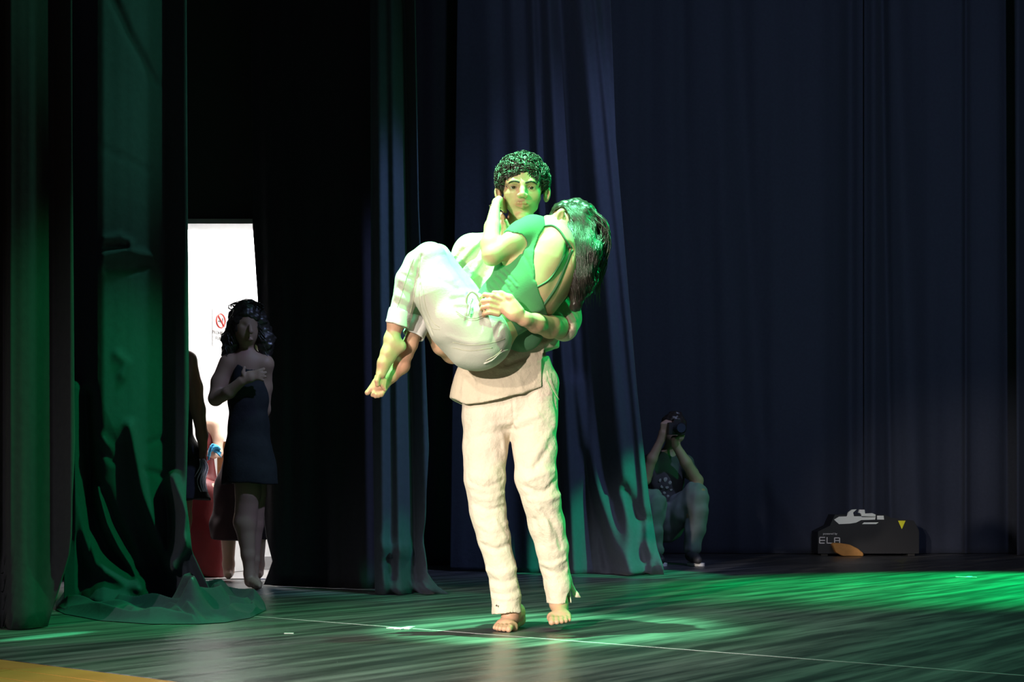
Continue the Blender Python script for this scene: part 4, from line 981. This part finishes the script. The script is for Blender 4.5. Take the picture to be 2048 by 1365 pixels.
def bystander():
    P, CH, q = plane(8.15)
    t = empty('person', P(352, 1172)); tag(t, 'dark-dressed person half hidden behind the loose curtain, one bare arm hanging', 'person')
    b = SDF(); b.ell(P(340, 640, 0), (28*q, 32*q, 37*q), 0); b.ell(P(347, 662, 6), (22*q, 24*q, 25*q), 10*q); b.chain(CH([(345, 680, -4, 15), (343, 708, -6, 18)]), 8*q)
    b.chain(CH([(316, 722, -2, 18), (345, 714, -6, 22), (374, 722, -2, 18)]), 10*q); b.chain(CH([(345, 735, -4, 34), (345, 800, -2, 33), (345, 900, 0, 40)]), 14*q, flat=((0, 1, 0), .75))
    b.chain(CH([(376, 720, 0, 17), (389, 775, 2, 15.5), (396, 820, 2, 14), (404, 870, 6, 11), (406, 898, 8, 8.5)]), 8*q); b.chain(CH([(406, 898, 8, 8.5), (405, 912, 10, 10), (403, 920, 10, 9)]), 5*q, flat=((1, 0, 0), .7))
    for i in range(4): b.chain(CH([(403, 918, 16-i*5, 3.8), (402, 930, 18-i*5, 3.4), (398, 938, 16-i*5, 3)]), 1.2*q)
    b.chain(CH([(408, 908, 16, 4), (410, 920, 20, 3.4), (408, 928, 20, 3)]), 1.5*q)
    b.chain(CH([(314, 722, 0, 17), (300, 800, 2, 14), (305, 880, 10, 9), (306, 915, 12, 9)]), 8*q)
    for x in (330, 360): b.chain(CH([(x, 900, 0, 32), (x, 1040, 0, 22), (x+1, 1140, -4, 11), (x+2, 1160, -4, 10)]), 8*q); b.chain(CH([(x+2, 1162, -6, 9), (x+4, 1166, 26, 8), (x+5, 1168, 44, 6)]), 6*q)
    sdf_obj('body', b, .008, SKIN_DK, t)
    d = SDF(); d.chain(CH([(345, 722, -4, 35), (345, 800, -2, 37), (345, 870, 0, 40), (348, 930, 2, 62), (350, 1010, 2, 68), (350, 1120, 2, 66)]), 12*q, flat=((0, 1, 0), .7))
    z0 = P(0, 1000).z; d.func(lambda A: z0-A[:, 2], .003); d.post.append(ripple(30, .006, 41)); sdf_obj('dress', d, .008, BLACK, t)
    h = SDF(); h.ell(P(337, 632, -8), (32*q, 38*q, 40*q), 0); h.chain(CH([(330, 660, -20, 24), (340, 720, -26, 22)]), 10*q); h.ell(P(350, 662, 40), (22*q, 34*q, 34*q), 5*q, mode='-'); h.post.append(ripple(110, .004, 43)); sdf_obj('hair', h, .008, HAIR, t)
    # white lace in the hand
    LACE = mat('white_lace', (.8, .8, .86), .8, noise=(60, .5, (.6, .6, .68)))
    N_ = LACE.node_tree.nodes; L_ = LACE.node_tree.links; tl = N_.new('ShaderNodeBsdfTranslucent'); tl.inputs[0].default_value = (.85, .85, .95, 1); mx_ = N_.new('ShaderNodeMixShader'); mx_.inputs[0].default_value = .55
    L_.new(N_['Principled BSDF'].outputs[0], mx_.inputs[1]); L_.new(tl.outputs[0], mx_.inputs[2]); L_.new(mx_.outputs[0], N_['Material Output'].inputs[0])
    m = MB(); n = 16; rows = []
    for i in range(14):
        u = i/13; rows.append([P(404+4*math.sin(u*7)+(-10+20*k/(n-1))*(.55+.6*math.sin(u*2.6)), 918+66*u, 26+6*math.sin(k*1.5+u*3)) for k in range(n)])
    for r in rows: m.v += r
    for i in range(13):
        for k in range(n-1): m.f.append([i*n+k, (i+1)*n+k, (i+1)*n+k+1, i*n+k+1])
    o = m.build('lace_cloth', LACE, None, True); so = o.modifiers.new('thickness', 'SOLIDIFY'); so.thickness = .002
    tag(o, 'small white ruffled lace cloth hanging from the hidden person\'s hand', 'cloth')
bystander()
RED = mat('red_satin', (.17, .005, .009), .5, noise=(12, .5, (.12, .004, .006)), bump=(20, .2, .01))
def seated():
    P, CH, q = plane(9.32)
    t = empty('person', P(400, 1150)); tag(t, 'person in a long red gown sitting in the corridor beyond the doorway', 'person')
    b = SDF(); b.ell(P(384, 788, 0), (22*q, 26*q, 30*q), 0); b.ell(P(385, 802, 6), (17*q, 18*q, 20*q), 8*q); b.chain(CH([(386, 815, -2, 11), (390, 838, -4, 14)]), 6*q)
    b.chain(CH([(366, 852, 0, 14), (395, 846, -4, 17), (424, 852, 0, 13)]), 8*q); b.chain(CH([(396, 862, -2, 27), (398, 940, 0, 28), (400, 985, 4, 34)]), 12*q, flat=((0, 1, 0), .8))
    b.chain(CH([(424, 852, 0, 13), (436, 880, 4, 10), (436, 906, 18, 9), (428, 910, 46, 7.5)]), 6*q); b.chain(CH([(428, 910, 46, 7.5), (424, 908, 58, 8)]), 4*q)
    for i in range(4): b.chain(CH([(424, 903+i*3.5, 58, 3.2), (418, 903+i*3.5, 64, 3), (418, 905+i*3, 56, 2.6)]), 1*q)
    b.chain(CH([(366, 852, 0, 13), (358, 890, 6, 10), (372, 915, 34, 8)]), 6*q)
    for x in (385, 415): b.chain(CH([(x, 985, 10, 26), (x, 985, 110, 20), (x, 1060, 120, 16), (x, 1140, 112, 9)]), 8*q)
    sdf_obj('body', b, .008, mat('skin_corridor', (.62, .40, .29), .5), t)
    d = SDF(); d.chain(CH([(396, 870, -2, 29), (398, 940, 0, 31), (400, 985, 6, 38)]), 10*q, flat=((0, 1, 0), .85)); d.chain(CH([(400, 985, 10, 40), (400, 990, 105, 38)]), 12*q, flat=((0, 0, 1), .8)); d.chain(CH([(402, 1000, 112, 38), (404, 1060, 116, 42), (406, 1140, 110, 48)]), 12*q, flat=((0, 1, 0), .7))
    z0 = .012; d.func(lambda A: z0-A[:, 2], .002); z1 = P(0, 856).z; d.func(lambda A: A[:, 2]-z1, .002); d.post.append(ripple(45, .006, 51)); sdf_obj('gown', d, .008, RED, t)
    h = SDF(); h.ell(P(382, 782, -6), (26*q, 31*q, 33*q), 0); h.ell(P(388, 803, 32), (17*q, 27*q, 26*q), 4*q, mode='-'); h.post.append(ripple(110, .004, 53)); sdf_obj('hair', h, .008, HAIR, t)
    m = MB(); pts = bez([(417, 912, 66), (421, 898, 68), (428, 893, 66), (436, 896, 62), (441, 905, 58)], 10); n = 9
    for i, (x, y, dd) in enumerate(pts):
        for k in range(n): m.v.append(P(x+2*math.sin(k*1.4+i), y+(-6+20*k/(n-1))*.8, dd+5*math.sin(k*1.1+i*.8)))
    for i in range(9):
        for k in range(n-1): m.f.append([i*n+k, i*n+k+1, (i+1)*n+k+1, (i+1)*n+k])
    o = m.build('blue_cloth', mat('sky_blue_cloth', (.06, .42, .72), .8), None, True); so = o.modifiers.new('thickness', 'SOLIDIFY'); so.thickness = .004
    tag(o, 'crumpled bright blue cloth held by the person in the red gown', 'cloth')
    # the chair
    c = empty('wooden_chair', P(402, 1150, -20)); tag(c, 'brown wooden chair under the person in the red gown', 'chair'); WD = mat('brown_wood', (.30, .14, .06), .5, noise=(20, .5, (.22, .1, .04)))
    mm = MB(); z = .43; cx, cy = P(402, 0).x, 9.32-.12; mm.box((cx, cy, z), (.42, .40, .03)); mm.build('seat', WD, c)
    for sx in (-1, 1):
        for sy in (-1, 1): mm = MB(); mm.box((cx+sx*.19, cy+sy*.18, z/2), (.035, .035, z)); mm.build('leg', WD, c)
    mm = MB(); mm.box((cx, cy+.19, .68), (.42, .025, .42)); mm.build('backrest', WD, c)
seated()
def behind():
    P, CH, q = plane(8.62)
    t = empty('person', P(495, 1160)); tag(t, 'person in a dark skirt mostly hidden behind the curly-haired woman', 'person')
    b = SDF(); b.ell(P(500, 680, 0), (22*q, 26*q, 30*q), 0); b.chain(CH([(500, 705, -2, 12), (500, 730, -4, 15)]), 6*q); b.chain(CH([(478, 745, 0, 15), (500, 740, -4, 18), (522, 745, 0, 15)]), 8*q)
    b.chain(CH([(500, 755, -2, 28), (500, 830, 0, 27), (500, 900, 2, 34)]), 12*q, flat=((0, 1, 0), .8)); b.chain(CH([(524, 748, 0, 13), (532, 810, 2, 11), (528, 870, 6, 9), (526, 890, 8, 8)]), 6*q); b.chain(CH([(476, 748, 0, 13), (480, 810, 16, 11), (486, 860, 34, 9)]), 6*q)
    for x in (457, 517): b.chain(CH([(490 if x < 490 else 508, 900, 0, 28), (x, 1040, 0, 18), (x, 1130, -2, 11), (x, 1145, -2, 10)]), 8*q); b.chain(CH([(x, 1148, -4, 9), (x, 1152, 36, 7)]), 5*q)
    sdf_obj('body', b, .009, mat('skin_corridor', (.62, .40, .29), .5), t)
    d = SDF(); d.chain(CH([(500, 750, -2, 30), (500, 830, 0, 30), (498, 900, 2, 40), (484, 980, 4, 52), (478, 1060, 6, 56), (476, 1110, 6, 58)]), 10*q, flat=((0, 1, 0), .7)); z0 = P(0, 1080).z; d.func(lambda A: z0-A[:, 2], .003); d.post.append(ripple(45, .006, 61))
    sdf_obj('dress', d, .009, mat('plum_fabric', (.03, .012, .016), .85), t)
    h = SDF(); h.ell(P(500, 674, -6), (26*q, 31*q, 33*q), 0); h.ell(P(502, 690, 32), (17*q, 27*q, 26*q), 4*q, mode='-'); sdf_obj('hair', h, .009, HAIR, t)
behind()

# ------------------------------------------------------------------ no-smoking notice on the white corridor door leaf
ang = math.radians(64); dv = Vector((math.cos(ang), math.sin(ang), 0)); nv = Vector((math.sin(ang), -math.cos(ang), 0))
sc_ = W(441, 645, 9.4)
m = MB(); R3 = Matrix((dv, -nv, Vector((0, 0, 1)))).transposed()
lf = empty('door_2', (sc_.x, sc_.y, 0)); tag(lf, 'white door leaf standing open in the corridor', kind='structure')
m.box(Vector((sc_.x, sc_.y, 1.06))-nv*.026+dv*.02, (.74, .04, 2.1), R3); m.build('door_leaf', WHITE, lf)
SR = mat('sign_red', (.55, .03, .02), .5); SK = mat('sign_black', (.05, .04, .04), .5); SW = mat('sign_white', (.85, .85, .84), .5)
sg = empty('no_smoking_sign', sc_); tag(sg, 'no-smoking notice with a red ring on the white corridor door', 'sign')
def sp(a, z, o=0.0): return sc_+dv*a+Vector((0, 0, z))+nv*o
m = MB(); m.box(sp(0, -.035, -.002), (.16, .004, .26), R3); m.build('sign_board', SW, sg)
m = MB(); m.tube([sp(.047*math.cos(a), .047*math.sin(a)+.01, .003) for a in np.linspace(0, 2*math.pi, 33)], .0055, 6, False); m.build('ring', SR, sg)
m = MB(); m.tube([sp(-.034, .045, .005), sp(.034, -.025, .005)], .005, 6); m.build('slash', SR, sg)
m = MB(); m.box(sp(0, .004, .003), (.05, .004, .009), R3); m.box(sp(.02, .02, .003), (.004, .004, .02), R3); m.build('cigarette', SK, sg)
for txt, z in (('PROHIBIDO', -.085), ('FUMAR', -.122)):
    cu = bpy.data.curves.new('lettering', 'FONT'); cu.body = txt; cu.size = .034; cu.align_x = 'CENTER'; cu.extrude = .0006; cu.materials.append(SK)
    M4 = Matrix((dv, Vector((0, 0, 1)), nv)).transposed().to_4x4(); M4.translation = sp(0, z, .002); text_mesh('lettering', cu, M4, sg)

# ------------------------------------------------------------------ the photographer crouching upstage
def photographer():
    P, CH, q = plane(10.75)
    t = empty('person', P(1375, 1131)); tag(t, 'photographer in grey trousers crouching beside the flaring curtain hem', 'person')
    b = SDF(); b.ell(P(1347, 858, -4), (21*q, 24*q, 26*q), 0); b.ell(P(1346, 874, 2), (16*q, 18*q, 18*q), 8*q); b.chain(CH([(1344, 888, -10, 13), (1338, 910, -16, 16)]), 6*q)
    b.chain(CH([(1304, 925, -16, 16), (1336, 918, -18, 18), (1368, 926, -16, 16)]), 8*q); b.chain(CH([(1334, 940, -14, 30), (1330, 1000, -16, 28), (1330, 1050, -24, 32)]), 12*q, flat=((0, 1, 0), .8))
    b.chain(CH([(1368, 926, -14, 14), (1384, 948, 14, 12.5), (1394, 962, 38, 12)]), 6*q); b.chain(CH([(1394, 962, 38, 12), (1372, 926, 50, 11), (1352, 892, 52, 8)]), 5*q); b.chain(CH([(1352, 892, 52, 8), (1350, 880, 50, 9)]), 4*q)
    b.chain(CH([(1304, 925, -14, 14), (1292, 950, 14, 12), (1290, 960, 34, 11)]), 6*q); b.chain(CH([(1290, 960, 34, 11), (1304, 918, 46, 10), (1322, 880, 50, 7.5)]), 5*q); b.chain(CH([(1322, 880, 50, 7.5), (1326, 866, 52, 9)]), 4*q)
    for i in range(4):
        b.chain(CH([(1323+i*3, 862, 56, 3.4), (1324+i*4, 848, 60, 3.2), (1332+i*3.5, 842+i, 58, 2.8)]), 1.2*q); b.chain(CH([(1346+i*4, 884, 54, 3.4), (1352+i*4, 878, 58, 3.2), (1358+i*3, 872, 58, 2.8)]), 1.2*q)
    b.chain(CH([(1330, 1050, -24, 28), (1392, 990, 42, 20), (1382, 1100, 34, 11)]), 8*q); b.chain(CH([(1322, 1050, -24, 28), (1306, 1005, 42, 20), (1310, 1100, 30, 11)]), 8*q)
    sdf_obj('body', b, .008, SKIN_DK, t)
    tp = SDF(); tp.chain(CH([(1336, 928, -16, 28), (1333, 960, -12, 34), (1330, 1010, -16, 32), (1330, 1050, -22, 36)]), 12*q, flat=((0, 1, 0), .85)); tp.chain(CH([(1304, 926, -15, 18), (1338, 922, -17, 22), (1368, 928, -15, 18), (1380, 944, 8, 16)]), 8*q); tp.chain(CH([(1304, 926, -15, 18), (1294, 946, 8, 15)]), 8*q)
    tp.ell(P(1340, 905, -8), (15*q, 18*q, 14*q), 3*q, mode='-'); tp.post.append(ripple(50, .005, 71)); shirt = sdf_obj('t_shirt', tp, .008, mat('dark_tshirt', (.05, .045, .05), .9), t)
    bv = __import__('mathutils').bvhtree.BVHTree.FromPolygons([v.co for v in shirt.data.vertices], [p.vertices for p in shirt.data.polygons])
    m = MB()
    for (x, y, r) in ((1321, 962, 4), (1331, 960, 5), (1340, 966, 4), (1324, 974, 3.5), (1334, 975, 4), (1342, 980, 3), (1329, 986, 3.5), (1336, 993, 3), (1322, 988, 2)):
        P0 = P(x, y); dr = (P0-Vector(cam.location)).normalized(); hh = bv.ray_cast(P0-dr*.6, dr, 1.2)
        if hh[0] is not None: m.ball(hh[0], (r*q, .003, r*q), 8, 5)
    tag(m.build('printed_motif', mat('pale_print', (.22, .23, .21), .8), shirt, True), kind='stuff')
    tr = SDF(); tr.chain(CH([(1332, 1052, -24, 34), (1362, 1018, 16, 28), (1391, 990, 42, 25)]), 8*q); tr.chain(CH([(1391, 990, 42, 25), (1394, 1020, 42, 22), (1390, 1060, 38, 19), (1386, 1096, 34, 17)]), 4*q)
    tr.chain(CH([(1324, 1052, -24, 34), (1310, 1025, 14, 28), (1304, 1004, 42, 25)]), 8*q); tr.chain(CH([(1304, 1004, 42, 25), (1306, 1060, 36, 19), (1310, 1098, 30, 16)]), 4*q); tr.post.append(ripple(60, .006, 73)); sdf_obj('trousers', tr, .008, mat('grey_trousers', (.13, .14, .145), .9, noise=(20, .5, (.1, .11, .115))), t)
    h = SDF(); h.ell(P(1348, 850, -10), (25*q, 27*q, 27*q), 0); h.ell(P(1346, 876, 30), (17*q, 27*q, 22*q), 4*q, mode='-'); h.post.append(ripple(110, .005, 75)); sdf_obj('hair', h, .008, HAIR, t)
    for x, dd in ((1386, 34), (1312, 30)):
        s_ = SDF(); s_.chain(CH([(x-4, 1112, dd, 12), (x+4, 1118, dd+30, 10), (x+10, 1121, dd+52, 8)]), 6*q); s_.func(lambda A: .022-A[:, 2], .002)
        sh = sdf_obj('shoe', s_, .006, mat('dark_shoe', (.03, .03, .032), .6), t)
        m = MB(); base = P(x, 0, dd); 
        for k in range(2):
            zz = .003+.022*k
            for a in np.linspace(0, 2*math.pi, 20, endpoint=False): m.v.append(Vector((base.x+.012+.055*math.cos(a)+.02*math.sin(a)*-1, base.y-.075+.13*math.sin(a), zz)))
        m.f.append(list(range(20))[::-1]); m.f.append(list(range(20, 40)))
        for a in range(20): m.f.append([a, (a+1) % 20, 20+(a+1) % 20, 20+a])
        m.build('sole', mat('white_rubber', (.6, .6, .58), .6), sh)
    c = empty('photo_camera', P(1356, 858, 62)); tag(c, 'black photo camera held to the crouching photographer\'s face', 'camera'); KB = mat('black_plastic', (.015, .015, .016), .35)
    R = Matrix.Rotation(.25, 3, 'Z'); cc = P(1352, 858, 62)
    m = MB(); m.box(cc, (.13, .055, .09), R); m.box(cc+R @ Vector((0, 0, .055)), (.05, .05, .03), R); m.build('camera_body', KB, c)
    m = MB(); ax = R @ Vector((0, -1, 0)); m.tube([cc+ax*.02, cc+ax*.09, cc+ax*.11], [.036, .036, .042], 20); l = m.build('lens', KB, c, True)
    m = MB(); m.tube([cc+ax*.1101, cc+ax*.1115], .034, 20); m.build('front_glass', mat('lens_glass', (.02, .03, .05), .05, coat=1), l)
photographer()

# ------------------------------------------------------------------ the black stage machine by the back drapes
def machine():
    Yp = 12.45; P, CH, q = plane(Yp); t = empty('fog_machine', W(1735, 1112, Yp)); tag(t, 'low black stage machine with white markings beside the dark drapes', 'stage machine')
    K = mat('machine_black', (.012, .012, .014), .45); Wt = mat('machine_white_print', (.80, .84, .82), .6); Yl = mat('machine_yellow', (.75, .72, .02), .5)
    zb = .02
    def pt(x, y, dd=0.0): p = W(x, y, Yp); return Vector((p.x, Yp-dd, max(p.z, zb)))
    m = MB(); pol = [(1636, 1064), (1660, 1052), (1670, 1030), (1770, 1030), (1782, 1036), (1828, 1042), (1838, 1062), (1838, 1113), (1636, 1113)]
    m.prism([pt(x, y) for x, y in pol], (0, .26, 0)); m.build('housing', K, t)
    m = MB(); m.prism([pt(x, y, .004) for x, y in ((1668, 1040), (1678, 1034), (1720, 1033), (1751, 1034), (1750, 1040), (1722, 1041), (1712, 1046), (1700, 1048), (1678, 1049))], (0, .004, 0)); m.build('white_panel', Wt, t)
    m = MB(); m.prism([pt(x, y, .004) for x, y in ((1693, 1034), (1697, 1025), (1704, 1020), (1713, 1019.5), (1706, 1026), (1708, 1034))], (0, .03, 0)); m.build('white_fin', Wt, t)
    m = MB(); m.prism([pt(x, y, .004) for x, y in ((1717, 1026), (1719, 1020), (1729, 1020), (1730, 1028), (1744, 1027), (1751, 1030), (1751, 1035), (1723, 1035), (1722, 1028))], (0, .03, 0)); m.build('white_bracket', Wt, t)
    m = MB(); m.prism([pt(x, y, .004) for x, y in ((1754, 1032), (1767, 1032), (1768, 1040), (1754, 1040))], (0, .03, 0)); m.build('white_block', Wt, t)
    m = MB(); m.prism([pt(x, y, .003) for x, y in ((1724, 1049), (1728, 1045.5), (1757, 1045.5), (1752, 1049)) ], (0, .003, 0)); m.build('white_strip', Wt, t)
    m = MB(); m.prism([pt(x, y, .003) for x, y in ((1796, 1042), (1811, 1042), (1803.5, 1059))], (0, .003, 0)); m.build('warning_triangle', Yl, t)
    L = mat('machine_lettering', (.62, .63, .66), .6)
    def strokes(name, segs, w=.008):
        mm = MB()
        for (x0, y0, x1, y1) in segs:
            a, b_ = pt(x0, y0, .003), pt(x1, y1, .003); c = (a+b_)/2; ln = (b_-a).length+w
            ang_ = math.atan2(b_.z-a.z, b_.x-a.x); mm.box(c, (ln, .004, w), Matrix.Rotation(-ang_, 3, 'Y'))
        return mm.build(name, L, t)
    strokes('letter_e', [(1640, 1075.5, 1649, 1075.5), (1640, 1081.5, 1649, 1081.5), (1640, 1087, 1648, 1087), (1639, 1077, 1639, 1086)])
    strokes('letter_l', [(1654, 1076, 1654, 1087), (1654, 1087, 1664, 1087)], .007)
    strokes('letter_a', [(1669, 1077, 1669, 1087), (1670, 1076.5, 1678, 1076.5), (1679, 1077.5, 1679, 1087), (1670, 1082, 1678, 1082)])
    cu = bpy.data.curves.new('small_lettering', 'FONT'); cu.body = 'powered by'; cu.size = .026; cu.extrude = .0008; cu.materials.append(L)
    text_mesh('small_lettering', cu, Matrix.Translation(pt(1646, 1070, .002)) @ Matrix.Rotation(math.pi/2, 4, 'X'), t)
    for x in (1650, 1824): m = MB(); m.box(Vector((pt(x, 1113).x, Yp+.13, .012)), (.06, .22, .024)); m.build('rubber_foot', mat('black_rubber', (.02, .02, .02), .8), t)
    # tan wedge in front of it
    w = MB(); pol = [(1664, 1089), (1668, 1086.5), (1682, 1087), (1700, 1090), (1716, 1098), (1727, 1107), (1727, 1114), (1686, 1114), (1672, 1106)]
    w.prism([(lambda p: Vector((p.x, Yp-.14, max(p.z, .003))))(W(x, y, Yp-.14)) for x, y in pol], (0, .07, 0))
    o = w.build('wedge', mat('tan_cardboard', (.42, .20, .05), .7, noise=(40, .5, (.33, .15, .035)))); o.modifiers.new('edge', 'BEVEL').width = .006
    tag(o, 'tan rounded wedge lying in front of the black stage machine', 'wedge')
machine()

# ------------------------------------------------------------------ tape marks on the floor
TAPE = mat('white_floor_tape', (.78, .8, .8), .5)
def cross(x, y, label, lens=(.11, .07), tw=.3):
    c = floor_pt(x, y); m = MB(); m.box(c+Vector((0, 0, .0016)), (lens[0], .03, .0012), Matrix.Rotation(-.7+tw, 3, 'Z')); m.box(c+Vector((.02, .01, .0024)), (lens[1], .03, .0012), Matrix.Rotation(.8+tw, 3, 'Z'))
    tag(m.build('floor_tape', TAPE), label, 'tape', 'tape marks on the stage floor')
cross(799, 1258, 'white crossed tape mark on the floor left of the bare feet', (.10, .11)); cross(1932, 1155, 'white crossed tape mark on the green-lit floor at right', (.13, .12))
m = MB(); m.box(floor_pt(578, 1268)+Vector((0, 0, .0016)), (.035, .012, .0012)); tag(m.build('floor_tape', TAPE), 'tiny pale tape dash on the floor near the curtain heap', 'tape', 'tape marks on the stage floor')
